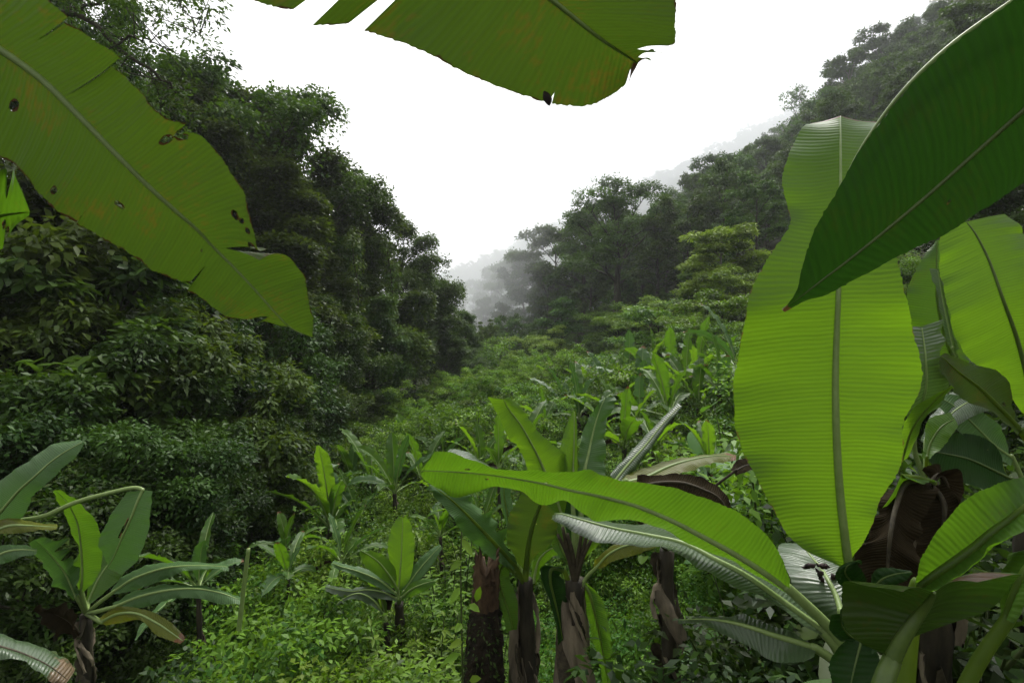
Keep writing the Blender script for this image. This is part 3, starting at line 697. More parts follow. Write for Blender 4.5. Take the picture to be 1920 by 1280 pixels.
blade(e, R6('''1790 660 1786 664 1796 655
1776 600 1765 590 1784 610
1766 550 1752 535 1776 560
1758 505 1744 503 1766 510'''), [2.7, 2.75], .04, .0, mat='shiny', rib='ribpale', rib_r=(.006, .003), nv=50, nu=8, stalk=[(1900, 950, 2.8), (1830, 760, 2.75)], label='narrow pale leaf edge')
blade(e, R6('''1915 808 1906 800 1910 816
1880 770 1903 764 1858 772
1840 730 1880 702 1808 748
1795 695 1830 683 1779 722
1764 667 1769 663 1763 676'''), [2.3, 2.2], .04, -.04, mat='old', rib='rib', rib_r=(.012, .003), nv=70, nu=16, stalk=[(1960, 900, 2.4), (1935, 840, 2.35)], holes=[(0, .3, .5, .02, .1)], label='yellow-olive leaf')
blade(e, R6('''1900 860 1895 850 1900 872
1865 835 1880 808 1850 850
1830 800 1850 775 1812 820
1790 762 1805 745 1772 778
1755 742 1760 736 1748 750'''), [2.7, 2.6], .05, -.05, mat='blue', rib='ribpale', rib_r=(.008, .003), nv=60, nu=12, stalk=[(1930, 930, 2.75)], label='grey-green arching leaf')
blade(e, R6('''1900 900 1890 890 1900 915
1860 880 1860 830 1870 925
1815 860 1815 812 1820 908
1770 850 1775 815 1765 890
1738 845 1740 835 1735 855'''), [2.6, 2.5], .05, -.05, mat='dark', rib='ribdark', rib_r=(.008, .003), nv=60, nu=12, stalk=[(1930, 940, 2.7)], label='dark green leaf')
bx = P(1735, 900, 2.45)
e = empty('banana_plant', (bx[0], bx[1], float(hgt(bx[0], bx[1]))), 'banana plant right behind the glowing upright leaf, pale pleated leaf peeping out', 'banana plant')
pseudostem(e, np.array([bx[0], bx[1], float(hgt(bx[0], bx[1])) - .1]), bx, .08, .045, RNG, strips=3)
blade(e, R6('''1715 790 1690 805 1740 775
1735 730 1692 745 1775 716
1735 670 1690 672 1768 660
1728 612 1695 614 1760 600'''), [2.3, 2.2, 2.25], .0, .06, mat='shiny', rib='ribpale', rib_r=(.008, .004), nv=60, nu=14, bulge=.1, wave=.015, pleat=.004, stalk=[(1735, 900, 2.45), (1715, 845, 2.4)], label='pale grey pleated leaf')
blade(e, R6('''1690 865 1686 872 1702 855
1710 805 1694 810 1736 785
1742 762 1712 765 1771 738
1784 722 1780 722 1786 725'''), [2.25, 2.15], .0, .03, mat='young', rib='rib', rib_r=(.006, .003), nv=50, nu=10, label='green folded lower half')
blade(e, R6('''1735 830 1728 830 1740 832
1760 800 1742 790 1775 815
1790 770 1765 755 1800 795
1820 752 1790 735 1835 775
1850 748 1845 738 1855 770'''), [2.5, 2.7], .08, -.05, mat='shiny', rib='ribpale', rib_r=(.006, .003), nv=50, nu=10, bulge=.1, stalk=[(1735, 900, 2.45)], label='wet pale leaf')
blade(e, R6('''1738 860 1732 860 1745 860
1745 830 1735 815 1770 835
1765 800 1742 785 1785 815
1790 785 1780 775 1795 800'''), [2.4, 2.5], .03, -.03, mat='young', rib='rib', rib_r=(.006, .003), nv=40, nu=10, stalk=[(1735, 900, 2.45)], label='small bright leaf')

# young broad-leaved herb in front of the big plant
bx = P(1625, 1330, 1.5)
e = empty('young_herb', (bx[0], bx[1], 0), 'young herb with dark ribbed oval leaves at the foot of the big banana plant', 'plant')
mb = MB(); tube(mb, catmull([np.array([bx[0], bx[1], -.1]), bx, P(1622, 1200, 1.5), P(1625, 1110, 1.5)], 20), np.linspace(.012, .005, 20), 7)
link_mesh('stalk', mb.mesh('stalk', [M['stem']]), e)
for rows in ['''1620 1100 1615 1105 1625 1096
1600 1092 1580 1100 1622 1080
1585 1075 1566 1082 1610 1060
1590 1060 1575 1062 1610 1052
1612 1050 1608 1050 1616 1052''', '''1632 1110 1630 1102 1635 1115
1655 1085 1640 1070 1672 1098
1685 1075 1670 1062 1700 1088
1710 1072 1705 1068 1712 1076''', '''1620 1190 1625 1180 1612 1195
1600 1195 1605 1150 1575 1200
1580 1175 1592 1135 1560 1180
1575 1150 1585 1140 1567 1155''', '''1620 1185 1610 1185 1630 1185
1610 1220 1570 1215 1645 1220
1600 1260 1555 1255 1650 1262
1590 1310 1580 1310 1600 1310''', '''1690 1190 1685 1185 1690 1200
1660 1200 1665 1185 1650 1215
1640 1210 1645 1200 1635 1225''']:
    blade(e, R6(rows), [1.5, 1.45], .02, -.02, mat='dark', rib='ribdark', rib_r=(.004, .0015), nv=50, nu=12, bulge=.15, pleat=.002)

# ------------------------------------------------------------------ centre plants
tp = P(985, 1085, 4.0)
e = empty('banana_plant', (tp[0], tp[1], float(hgt(tp[0], tp[1]))), 'banana plant with slim brown trunk right next to the rotten stump', 'banana plant')
pseudostem(e, np.array([tp[0] + .02, tp[1], float(hgt(tp[0], tp[1])) - .6]), tp, .085, .055, RNG, strips=44, strip_len=(.25, .8), stripw=.05, tmin=.62)
st = [(985, 1140, 4.0), (984, 1100, 3.98)]
blade(e, R6('''986 1070 978 1064 994 1062
988 1050 958 1036 1008 1040
991 1022 952 1010 1034 1015
997 992 950 985 1045 990
1006 965 958 958 1054 960
1016 938 976 930 1062 935
1028 905 990 890 1075 900
1045 870 1010 850 1085 865
1060 845 1050 842 1068 845'''), [3.98, 3.9, 3.8], .06, .0, mat='old', rib='rib', rib_r=(.022, .006), nv=90, nu=18, stalk=st, wave=.015, edge_dead=.25, label='broad dull-green upright leaf')
blade(e, R6('''965 1062 962 1070 970 1052
942 1034 925 1048 952 1022
918 1008 892 1022 935 995
893 982 868 998 918 964
866 955 842 964 897 945
838 930 818 932 870 930
806 908 804 910 812 908'''), [3.95, 3.7, 3.5], -.05, .18, mat='blue', rib='rib', rib_r=(.018, .005), nv=90, nu=16, stalk=st, bulge=.1, wave=.03, wfreq=5, label='bluish leaf arching to the left', tears=[(1, .35, .5, .03, .05), (1, .55, .5, .03, .05)])
blade(e, R6('''968 1075 966 1070 972 1080
945 1060 935 1050 955 1072
935 1085 925 1080 958 1090
945 1120 930 1115 968 1118
955 1150 942 1145 972 1150
962 1180 950 1185 970 1180'''), [3.9, 3.8], -.02, .03, mat='mature', rib='rib', rib_r=(.012, .004), nv=60, nu=14, stalk=st, label='leaf drooping beside the trunk')
blade(e, R6('''962 1010 958 1010 966 1010
956 985 950 985 966 980
950 955 942 955 962 950
945 925 938 925 956 920
948 890 940 890 952 890'''), [4.3, 4.4], .0, .05, mat='blue', rib='rib', rib_r=(.01, .004), nv=50, nu=10, stalk=[(984, 1090, 4.02)], label='narrow dark leaf')
blade(e, R6('''1000 1090 997 1086 1003 1096
1010 1050 1000 1050 1022 1056
1030 1030 1018 1022 1040 1040
1050 1025 1045 1018 1055 1035'''), [4.0, 4.1], .0, .05, mat='mature', rib='ribpale', rib_r=(.012, .004), nv=50, nu=10, stalk=st)

tp = P(1078, 1085, 3.7)
e = empty('banana_plant', (tp[0], tp[1], float(hgt(tp[0], tp[1]))), 'tall banana plant with shaggy dark trunk and three upright leaves behind the long leaf', 'banana plant')
pseudostem(e, np.array([tp[0] + .02, tp[1], float(hgt(tp[0], tp[1])) - .6]), tp, .10, .065, RNG, strips=56, strip_len=(.3, .9), stripw=.06, tmin=.6)
c0 = (1078, 1080, 3.7)
blade(e, R6('''1052 965 1046 965 1058 962
1040 925 1005 925 1068 905
1023 887 990 884 1064 858
1010 858 982 860 1040 836
999 836 969 834 1016 815
977 797 953 822 994 789
955 768 936 782 977 763
944 748 915 744 952 744'''), [3.75, 3.65, 3.5], -.05, .05, mat='young', rib='ribpale', rib_r=(.012, .004), nv=100, nu=18, stalk=[c0, (1062, 1020, 3.72)], label='upright leaf leaning left')
blade(e, R6('''1074 940 1066 935 1080 935
1075 895 1054 880 1083 885
1076 865 1050 846 1083 845
1077 825 1056 818 1082 812
1077 795 1065 790 1081 785
1077 770 1074 770 1079 770'''), [3.7, 3.8], .03, .0, mat='young', rib='ribpale', rib_r=(.013, .004), nv=80, nu=12, stalk=[c0, (1076, 1000, 3.7)], bulge=.2, label='half-unrolled yellow-green spear leaf')
blade(e, R6('''1090 960 1084 960 1096 960
1094 910 1080 905 1130 910
1097 878 1081 878 1136 882
1103 852 1084 850 1134 850
1108 828 1090 820 1132 820
1116 795 1104 785 1141 785
1126 764 1120 755 1150 760
1135 745 1130 747 1152 744'''), [3.75, 3.95, 4.1], .0, .06, mat='blue', rib='ribpale', rib_r=(.016, .004), nv=90, nu=16, stalk=[c0, (1084, 1020, 3.72)], wave=.02, label='bluish upright leaf')
blade(e, R6('''1092 1092 1090 1096 1096 1090
1104 1110 1092 1112 1124 1115
1113 1140 1098 1145 1138 1150
1122 1180 1108 1190 1144 1190
1130 1220 1120 1230 1150 1225
1142 1290 1130 1300 1152 1290'''), [3.7, 3.55], .05, .0, mat='mature', rib='rib', rib_r=(.014, .005), nv=80, nu=16, stalk=[(1082, 1110, 3.7)], bulge=.15, label='long leaf hanging down right of the trunk')
blade(e, R6('''1058 1070 1058 1066 1060 1074
1035 1066 1020 1060 1050 1078
1032 1090 1013 1075 1058 1090
1040 1125 1028 1115 1064 1120
1048 1160 1040 1160 1066 1160
1055 1200 1048 1210 1064 1200'''), [3.7, 3.6], -.03, .05, mat='dark', rib='rib', rib_r=(.014, .005), nv=80, nu=16, stalk=[(1074, 1110, 3.7)], bulge=.15, label='leaf hanging down left of the trunk')
blade(e, R6('''1118 1064 1112 1064 1124 1066
1140 1040 1124 1042 1150 1052
1170 1024 1158 1016 1185 1042
1205 1018 1195 1006 1212 1032
1240 1012 1238 1006 1242 1022'''), [3.6, 3.4], .08, -.05, mat='olive', rib='ribpale', rib_r=(.01, .004), nv=60, nu=12, stalk=[(1085, 1110, 3.68), (1100, 1082, 3.65)], label='pale leaf reaching right')
blade(e, R6('''1088 1050 1082 1050 1094 1050
1100 1020 1085 1015 1118 1025
1112 995 1098 985 1132 1000
1125 970 1118 965 1135 972'''), [3.9, 4.1], .0, .05, mat='young', rib='rib', rib_r=(.012, .004), nv=40, nu=10, stalk=[c0], label='bright leaf behind the crown')
blade(e, R6('''1066 1050 1060 1050 1072 1050
1050 1020 1036 1026 1066 1010
1042 985 1030 985 1056 980
1040 955 1036 955 1046 955'''), [3.95, 4.1], .0, .05, mat='mature', rib='rib', rib_r=(.012, .004), nv=40, nu=10, stalk=[c0])
blade(e, R6('''1078 1020 1070 1020 1086 1020
1075 985 1056 980 1100 985
1074 955 1058 945 1102 950
1074 930 1070 925 1080 925'''), [4.0, 4.1], .0, .05, mat='dark', rib='ribdark', rib_r=(.012, .004), nv=40, nu=10, stalk=[c0])
for tx, ty in [(1046, 1002), (1055, 988), (1064, 1000), (1100, 1004), (1110, 1010), (1090, 1000)]:    # cut dry petioles fanning from the crown
    mb = MB(); tube(mb, catmull([P(1078, 1090, 3.68), P((1078 + tx) / 2 + RNG.uniform(-3, 3), (1075 + ty) / 2, 3.64), P(tx, ty, 3.6)], 10), np.linspace(.022, .011, 10), 7)
    link_mesh('dry_petiole', mb.mesh('dry_petiole', [M['petdead']]), e)

# rotten stump
g = P(905, 1290, 3.8); top = P(912, 1050, 3.8)
def build_stump():
    rng = np.random.default_rng(5); n, sd = 60, 28
    zz = np.linspace(-.35, 1, n); th = np.linspace(0, 6.283, sd, endpoint=False)
    rad = np.interp(zz, [-.35, 0, .45, .62, 1], [.16, .145, .125, .098, .082])[:, None] * (1 + .10 * np.sin(3 * th + 1)[None] + .06 * np.sin(7 * th + zz[:, None] * 9)) + rng.standard_normal((n, sd)) * .007 + .010 * np.sin(11 * th + 4 * np.sin(zz[:, None] * 6))
    zt = zz[:, None] * (top[2] - g[2]) + g[2] + 0 * th
    jag = np.clip((zz[:, None] - .86) / .14, 0, 1) * (.07 * np.sin(2 * th + .7) + .05 * rng.standard_normal(sd))[None]
    cx = np.interp(zz, [-.35, 1], [g[0] - .02, top[0]])[:, None]
    V = np.stack([cx + rad * np.cos(th), g[1] + rad * np.sin(th), zt + jag], -1)
    i, j = np.meshgrid(np.arange(n - 1), np.arange(sd), indexing='ij'); j2 = (j + 1) % sd
    f = np.stack([i * sd + j, i * sd + j2, (i + 1) * sd + j2, (i + 1) * sd + j], -1)
    e = empty('tree_stump', (g[0], g[1], float(hgt(g[0], g[1]))), 'black rotten tree stump standing left of the two banana trunks', 'stump')
    k = int(n * .72)
    mb = MB(); mb.add(V.reshape(-1, 3), [f[:k].reshape(-1, 4)]); link_mesh('trunk', mb.mesh('trunk', [M['stump']]), e)
    mb = MB(); vv = V[k:].reshape(-1, 3); ff = (f[k:] - k * sd).reshape(-1, 4); c = V[-1].mean(0) - np.array([0, 0, .06])
    m0 = len(vv); capf = np.array([[m0 - sd + q, m0 - sd + (q + 1) % sd, m0] for q in range(sd)])
    mb.add(np.vstack([vv, c]), [ff, capf]); link_mesh('broken_top', mb.mesh('broken_top', [M['stumpwood']]), e)
    mb = MB(); q = rng.integers(0, k, 700), rng.integers(0, sd, 700); p = V[q]
    nn = nrm(p - np.stack([cx[q[0], 0], np.full(700, g[1]), p[:, 2]], -1))
    leaves(mb, p, nn + rng.standard_normal((700, 3)) * .6 + np.array([0, 0, -.3]), nn + rng.standard_normal((700, 3)) * .3, rng.uniform(.015, .04, 700), rng.uniform(.01, .02, 700), rng.random(700))
    link_mesh('moss', mb.mesh('moss', [M['moss']]), e)['kind'] = 'stuff'
build_stump()
e = empty('seedling', tuple(P(880, 1150, 3.6)), 'thin climbing seedling with lime leaves beside the rotten stump', 'plant')
mb = MB(); tube(mb, catmull([P(868, 1290, 3.6), P(866, 1200, 3.6), P(864, 1050, 3.65), P(868, 950, 3.7)], 16), np.linspace(.008, .004, 16), 5); link_mesh('stem', mb.mesh('stem', [M['stem']]), e)
for a, b in [((866, 1168), (857, 1178)), ((868, 1200), (850, 1208)), ((862, 1225), (840, 1235)), ((893, 1128), (898, 1105)), ((880, 1132), (893, 1140)), ((862, 1100), (850, 1120)), ((866, 1050), (850, 1062)), ((880, 1275), (895, 1270)), ((866, 1010), (880, 1030))]:
    mb = MB(); p0, p1 = P(*a, 3.6), P(*b, 3.55)
    leaves(mb, p0[None], (p1 - p0)[None], np.array([[.1, -.7, .7]]), np.linalg.norm(p1 - p0) * 1.5, .05, RNG.random(1), oval=True, droop=.1)
    link_mesh('leaf', mb.mesh('leaf', [M['lf_lime']]), e)

# ------------------------------------------------------------------ left plants
tp = P(162, 1150, 4.3)
e = empty('banana_plant', (tp[0], tp[1], float(hgt(tp[0], tp[1]))), 'low banana plant at left with leaves fanning out over the bushes, one brown-tipped', 'banana plant')
pseudostem(e, np.array([tp[0], tp[1], float(hgt(tp[0], tp[1])) - .2]), tp, .055, .04, RNG, strips=14, strip_len=(.2, .4), stripw=.035)
c0 = (162, 1150, 4.3)
def LP(rows, d, mat, lb=None, **kw):
    blade(e, R6(rows), d, kw.pop('ol', .05), kw.pop('orr', -.04), mat=mat, rib=kw.pop('rib', 'ribpale'), rib_r=(.013, .004), nv=80, nu=14, stalk=kw.pop('stalk', [c0]), label=lb, **kw)
LP('''153 1110 148 1108 158 1108
155 1075 130 1065 184 1080
153 1030 148 1032 192 1035
147 985 131 987 186 990
137 960 118 958 165 958
127 942 110 940 148 938
104 918 100 919 112 918''', [4.2, 4.0], 'mature', 'upright green leaf')
LP('''212 1110 208 1105 216 1114
250 1085 240 1075 258 1104
300 1067 290 1057 312 1084
340 1061 332 1054 348 1070
385 1060 378 1055 392 1066
428 1062 427 1059 429 1070''', [4.2, 4.0, 4.0], 'blue', 'leaf arching right, upper one', ol=.15, stalk=[c0, (185, 1130, 4.25)])
LP('''215 1137 211 1132 220 1142
262 1118 250 1110 270 1138
315 1106 300 1098 322 1122
365 1103 352 1098 376 1122
410 1110 400 1104 412 1132
450 1124 449 1119 450 1132''', [4.1, 3.9, 3.9], 'blue', 'leaf arching right, lower one', ol=.15, stalk=[c0, (185, 1145, 4.2)])
LP('''190 1165 186 1160 196 1172
222 1150 212 1138 232 1166
258 1150 250 1138 264 1162
295 1168 298 1152 290 1188
322 1186 330 1174 312 1198
344 1202 346 1198 338 1206''', [4.15, 3.9, 3.8], 'olive', 'leaf drooping to a brown tip', deadf=lambda v, u, s_: np.clip((v - .86) * 9, 0, 1) + 0 * u)
LP('''145 1120 138 1122 150 1112
122 1072 105 1088 142 1050
96 1040 76 1052 128 1022
66 1010 58 1016 80 1004''', [4.2, 4.1], 'blue', 'grey leaf drooping left', bulge=.2, wave=.02, tears=[(1, .5, .5, .04, .03), (1, .7, .5, .04, .03)])
LP('''150 1190 144 1192 155 1184
132 1165 115 1180 142 1148
105 1150 85 1160 115 1135
68 1135 66 1142 74 1130''', [4.2, 4.0], 'dead', 'shrivelled red-brown leaf', rib='petdead', bulge=.3, wave=.03)
LP('''165 1130 160 1130 172 1130
185 1085 172 1080 215 1095
205 1055 190 1040 235 1070
225 1030 210 1020 245 1042''', [4.5, 4.7], 'mature', None)

tp = P(-60, 1040, 3.9)
e = empty('banana_plant', (tp[0], tp[1], float(hgt(tp[0], tp[1]))), 'banana plant at the left edge, one leaf bent down on a long stalk', 'banana plant')
pseudostem(e, np.array([tp[0], tp[1], float(hgt(tp[0], tp[1])) - .2]), tp, .12, .07, RNG, strips=4, strip_len=(.3, .5))
c0 = (-60, 1040, 3.9)
LP('''-20 985 -28 978 -12 992
5 955 -30 925 42 970
35 920 10 895 60 932
65 893 48 868 90 905
95 866 75 848 118 876
125 845 108 832 145 855
156 828 150 824 158 830''', [3.85, 3.8, 3.9], 'blue', 'pale upright leaf', ol=.1, orr=0)
LP('''268 918 236 922 286 920
258 940 215 955 284 945
246 970 194 988 279 980
230 1005 184 1015 270 1020
215 1040 195 1045 255 1052
203 1065 200 1062 225 1078''', [3.9, 3.85, 3.9], 'blue', 'leaf bent sharply down', stalk=[c0, (0, 985, 3.9), (80, 968, 3.9), (140, 942, 3.9), (200, 925, 3.9), (250, 914, 3.9)], holes=[(0, .5, .15, .12, .07)])
LP('''-10 995 -20 990 0 1000
20 985 0 970 30 1000
55 985 50 976 60 996
108 988 106 985 106 992''', [3.8, 3.7], 'olive', 'narrow leaf', ol=.1)
LP('''-20 1050 -30 1040 -12 1060
10 1035 0 1022 20 1052
40 1030 38 1022 40 1044
70 1032 68 1028 68 1038''', [3.8, 3.7], 'blue')
# dead-tipped leaf at the bottom left corner
tp = P(-150, 1300, 2.1)
e = empty('banana_plant', (tp[0], tp[1], 0), 'banana plant at the lower left corner, grey leaf with a tan withered tip', 'banana plant')
pseudostem(e, np.array([tp[0], tp[1], -.1]), tp, .07, .05, RNG, strips=0)
blade(e, R6('''-120 1215 -125 1200 -118 1230
-50 1203 -50 1190 -48 1228
0 1212 0 1192 0 1232
45 1226 50 1206 38 1242
85 1244 95 1226 75 1262
112 1262 122 1244 98 1280
128 1275 132 1254 116 1286'''), [2.1, 2.15, 2.2], .1, -.04, mat='shiny', rib='petdead', rib_r=(.008, .002), nv=70, nu=16, stalk=[(-150, 1300, 2.1), (-140, 1230, 2.1)], bulge=.15, wave=.008,
      deadf=lambda v, u, s_: np.clip((v - .62) * 3, 0, 1) * .8 + .12 + 0 * u, label='grey leaf with a tan withered tip')

# small clump in the clearing
tp = P(748, 1130, 6.3)
e = empty('banana_plant', (tp[0], tp[1], float(hgt(tp[0], tp[1]))), 'small banana plant alone in the clearing, left of the stump', 'banana plant')
pseudostem(e, np.array([tp[0], tp[1], float(hgt(tp[0], tp[1])) - .2]), tp, .09, .05, RNG, strips=5, strip_len=(.3, .6))
c0 = (748, 1132, 6.3)
LP('''747 1105 743 1105 752 1105
749 1090 738 1070 768 1085
751 1065 729 1045 776 1050
753 1036 728 1020 777 1025
754 1005 733 992 775 1000
755 985 742 976 770 982
755 970 748 966 762 968''', [6.3, 6.4], 'young', 'upright ribbed leaf')
LP('''746 1105 744 1100 748 1108
735 1085 742 1068 730 1095
712 1055 722 1042 706 1078
692 1040 702 1034 684 1060
676 1031 682 1030 674 1038''', [6.25, 6.0], 'young', 'leaf spreading left')
LP('''756 1110 753 1105 760 1114
780 1075 772 1066 786 1088
805 1045 796 1038 812 1056
827 1022 824 1020 829 1028''', [6.3, 6.5], 'blue', 'leaf rising right')
LP('''742 1112 741 1108 744 1116
715 1090 718 1080 708 1100
675 1072 680 1064 668 1080
640 1062 645 1056 634 1066
622 1055 624 1052 620 1058''', [6.2, 5.9], 'blue', 'leaf arching far left', ol=.12)
LP('''744 1122 742 1118 745 1126
720 1110 722 1100 712 1122
690 1105 692 1098 682 1116
655 1108 660 1102 648 1120
610 1100 612 1096 606 1106''', [6.2, 5.9], 'shiny', 'wet leaf low at left', ol=.12)
LP('''752 1120 750 1116 755 1124
770 1105 768 1095 778 1115
790 1095 790 1086 798 1106
815 1088 814 1084 816 1094''', [6.2, 6.0], 'mature')
LP('''738 1105 732 1104 742 1106
725 1110 708 1112 738 1118
720 1130 704 1130 734 1132
722 1144 714 1146 730 1144''', [6.25, 6.15], 'dead', 'brown dead leaf hanging', rib='petdead', bulge=.3)
tp = P(724, 1165, 6.1)
e = empty('banana_sucker', (tp[0], tp[1], float(hgt(tp[0], tp[1]))), 'thin-stemmed banana sucker directly left of the small banana plant', 'banana plant')
pseudostem(e, np.array([tp[0], tp[1], float(hgt(tp[0], tp[1])) - .2]), tp, .05, .03, RNG, strips=2, strip_len=(.2, .3))
c0 = (724, 1165, 6.1)
LP('''718 1150 716 1148 722 1152
700 1125 706 1116 694 1134
672 1112 676 1106 664 1122
640 1124 646 1118 634 1132
618 1150 622 1142 614 1156''', [6.1, 5.8], 'shiny', None, ol=.1)
LP('''722 1150 719 1150 726 1150
712 1112 700 1112 722 1116
700 1088 690 1090 710 1090
688 1075 684 1076 692 1074''', [6.15, 6.2], 'young')
# cut stalk
mb = MB(); tube(mb, catmull([P(448, 1180, 4.7), P(456, 1110, 4.7), P(462, 1060, 4.7), P(466, 1028, 4.7)], 14), np.linspace(.022, .016, 14), 9)
o = link_mesh('cut_stalk', mb.mesh('cut_stalk', [M['ribpale']])); set_tag(o, 'bare pale green cut stalk sticking up from the bushes', 'stalk')

# banana plants further back: photo position of the crown base, depth, size
far = [(620, 1000, 10.5, 1.25, 'banana plant at the dark forest edge with grey-green leaves spread wide'),
       (672, 985, 11.5, 1.1, 'banana plant close behind the forest-edge one, to its right'),
       (698, 925, 13.5, 1.35, 'banana plant up the clearing with one tall upright leaf, before the dark trees'),
       (660, 925, 14, .9, 'small banana plant squeezed between two larger ones at the dark tree foot'),
       (768, 868, 17, 1.2, 'banana plant highest up along the dark forest edge, spreading leaves'),
       (735, 875, 17.5, .8, 'little banana plant on the left of the highest forest-edge one'),
       (812, 822, 23, 1.1, 'tiny far banana plant by the feathery bushes at the tree shadow'),
       (935, 885, 8.5, .8, 'single-leaved young banana plant behind the tip of the long leaf'),
       (826, 1010, 8.0, .7, 'young banana plant left of the bluish drooping leaf'),
       (535, 1035, 8.5, .7, 'young banana plant with striped pale leaf below the black forest gap'),
       (540, 1085, 6.8, .6, 'young banana plant low in the bushes right of the cut stalk'),
       (1170, 845, 9.0, 1.15, 'banana plant with bright oval leaves behind the bluish upright leaf'),
       (1225, 850, 8.6, 1.0, 'banana plant with a brown-tipped leaf next to the narrow rolled leaf'),
       (1135, 750, 17, 1.2, 'banana plant on the ridge of the clearing with brown flower buds'),
       (1172, 742, 18, 1.1, 'banana plant on the clearing ridge below the tall spreading tree'),
       (1262, 712, 17, 1.15, 'banana plant on the clearing ridge with a broad pale upright leaf'),
       (1300, 720, 15, .8, 'small banana plant among bushes, right end of the clearing ridge'),
       (1345, 695, 16, .9, 'banana plant on the clearing ridge beside the glowing leaf edge'),
       (372, 1110, 6.0, .75, 'small banana plant behind the fan of leaves at left'),
       (985, 850, 10, .8, 'small banana plant hidden behind the upright leaf leaning left'),
       (1330, 880, 6.2, .7, 'young banana plant under the broad heart leaves'),
       (1085, 790, 14, 1.2, 'banana plant behind the half-unrolled spear leaf'), (1205, 760, 15, 1.3, 'banana plant on the slope, left of the broad pale upright leaf'),
       (1255, 790, 11, 1.2, 'banana plant halfway up the slope behind the narrow rolled leaf'), (1310, 770, 12, 1.2, 'banana plant behind the layered heart leaves'), (1180, 715, 22, 1.4, 'banana plant farthest back on the ridge below the feathery trees'),
       (1220, 705, 21, 1.3, 'banana plant on the ridge, between the far-back one and the broad pale leaf'), (1310, 690, 19, 1.3, 'banana plant peeping over bushes at the ridge'), (1385, 700, 13, 1.2, 'banana plant mostly hidden by the edge of the glowing leaf'),
       (790, 905, 13, 1.0, 'banana plant right of the upright-leaved one up the clearing'), (740, 930, 11, .9, 'banana plant just above the small-leaved bushes of the clearing'),
       (585, 950, 12, 1.1, 'banana plant pressed against the black forest foot'), (905, 990, 8, .8, 'banana plant behind the top of the rotten stump'), 
       (1040, 720, 26, 1.2, 'far banana plant under the misty slope, left of the ridge ones'), (1095, 735, 21, 1.2, 'banana plant on the ridge just left of the brown-budded one'), (1150, 780, 14, 1.0, 'banana plant above the bluish upright leaf tip'), (1200, 800, 12, 1.0, 'banana plant up the slope behind the bright oval leaves'),
       (1240, 745, 15, 1.1, 'banana plant on the slope just below the broad pale leaf'), (1290, 745, 14, 1.1, 'banana plant on the slope right below the ridge end'), (1350, 740, 12, 1.0, 'banana plant above the layered heart leaves, by the glowing leaf'), (1060, 770, 17, 1.0, 'banana plant between the spear leaf and the leaning leaf, far back'),
       (900, 880, 12, .9, 'banana plant over the long leaf tip, among olive bushes'), (830, 880, 14, .9, 'banana plant up the clearing directly left of the long leaf tip'), (640, 1060, 7.5, .7, 'low banana plant left of the small lone one'), (1020, 800, 15, .9, 'banana plant just right of the leaning upright leaf'),
       (850, 940, 9.5, .6, 'tiny banana plant in the thicket above the bluish drooping leaf')]
for q, (px, py, d, s_, lb) in enumerate(far):
    rng = np.random.default_rng(100 + q)
    s_ *= 1.3 if d > 9.5 else 1.0
    p = P(px, py, d); gz = float(hgt(p[0], p[1]))
    p[2] = max(p[2] - .30 * s_, gz - .2)
    ml = [('mature', 'mature', 'young', 'blue'), ('mature', 'blue', 'young'), ('young', 'mature', 'mature')][q % 3]
    generic_banana(p, gz, s_, rng, lb, nleaf=int(rng.integers(6, 9)), mats=ml, group='banana plants across the clearing', dead=int(q % 2))
# ------------------------------------------------------------------ trees
def skeleton(rng, H, r0, base, crown_r, nl, top_fill=1.0, up=.6, wander=.03, prof=None, subs=4):
    """trunk, limbs and sub-branches; returns tube list and leaf-clump tips (position, radius)"""
    tubes, tips = [], []
    n = 14; z = np.linspace(0, 1, n)
    off = np.cumsum(rng.standard_normal((n, 2)) * wander * H / n * 2, axis=0); off -= off[0]
    tp = np.stack([off[:, 0], off[:, 1], z * H * .93], -1)
    tubes.append((tp, r0 * (1 - .85 * z) + .01 * r0))
    a = rng.uniform(0, 6.28)
    for k in range(nl):
        t = base + (.97 - base) * (k + rng.uniform(0, .8)) / nl
        a += 2.4 + rng.uniform(-.5, .5)
        q = t * (n - 1) * .999; i = int(q); p0 = tp[i] + (tp[min(i + 1, n - 1)] - tp[i]) * (q - i)
        f = (t - base) / max(1 - base, .01)
        ln = crown_r * (prof(f) if prof else (.55 + .75 * math.sin(math.pi * (.2 + .72 * f)))) * rng.uniform(.75, 1.15)
        el = up * (.35 + 1.0 * f) + rng.uniform(-.2, .2)
        s = np.linspace(0, 1, 8)
        d0 = np.array([math.cos(a) * math.cos(el), math.sin(a) * math.cos(el), math.sin(el)])
        pts = p0 + d0 * (s * ln)[:, None] + np.cumsum(rng.standard_normal((8, 3)) * .05 * ln / 3, axis=0) + np.array([0, 0, 1.]) * (np.sin(s * 1.6) * .18 * ln)[:, None]
        rl = r0 * .42 * (1 - .6 * t)
        tubes.append((pts, rl * (1 - .8 * s)))
        tips.append((pts[-1], crown_r * .29))
        for j in range(subs):
            u = rng.uniform(.35, .95); pp = pts[int(u * 7)]
            aa = a + rng.choice([-1, 1]) * rng.uniform(.5, 1.4); ee = el + rng.uniform(-.3, .6); l2 = ln * rng.uniform(.25, .5)
            s2 = np.linspace(0, 1, 5)
            q2 = pp + np.array([math.cos(aa) * math.cos(ee), math.sin(aa) * math.cos(ee), math.sin(ee)]) * (s2 * l2)[:, None]
            tubes.append((q2, rl * .45 * (1 - .7 * s2)))
            tips.append((q2[-1], crown_r * rng.uniform(.15, .28)))
    tips.append((tp[-1] + np.array([0, 0, .02 * H]), crown_r * .25))
    return tubes, tips, tp

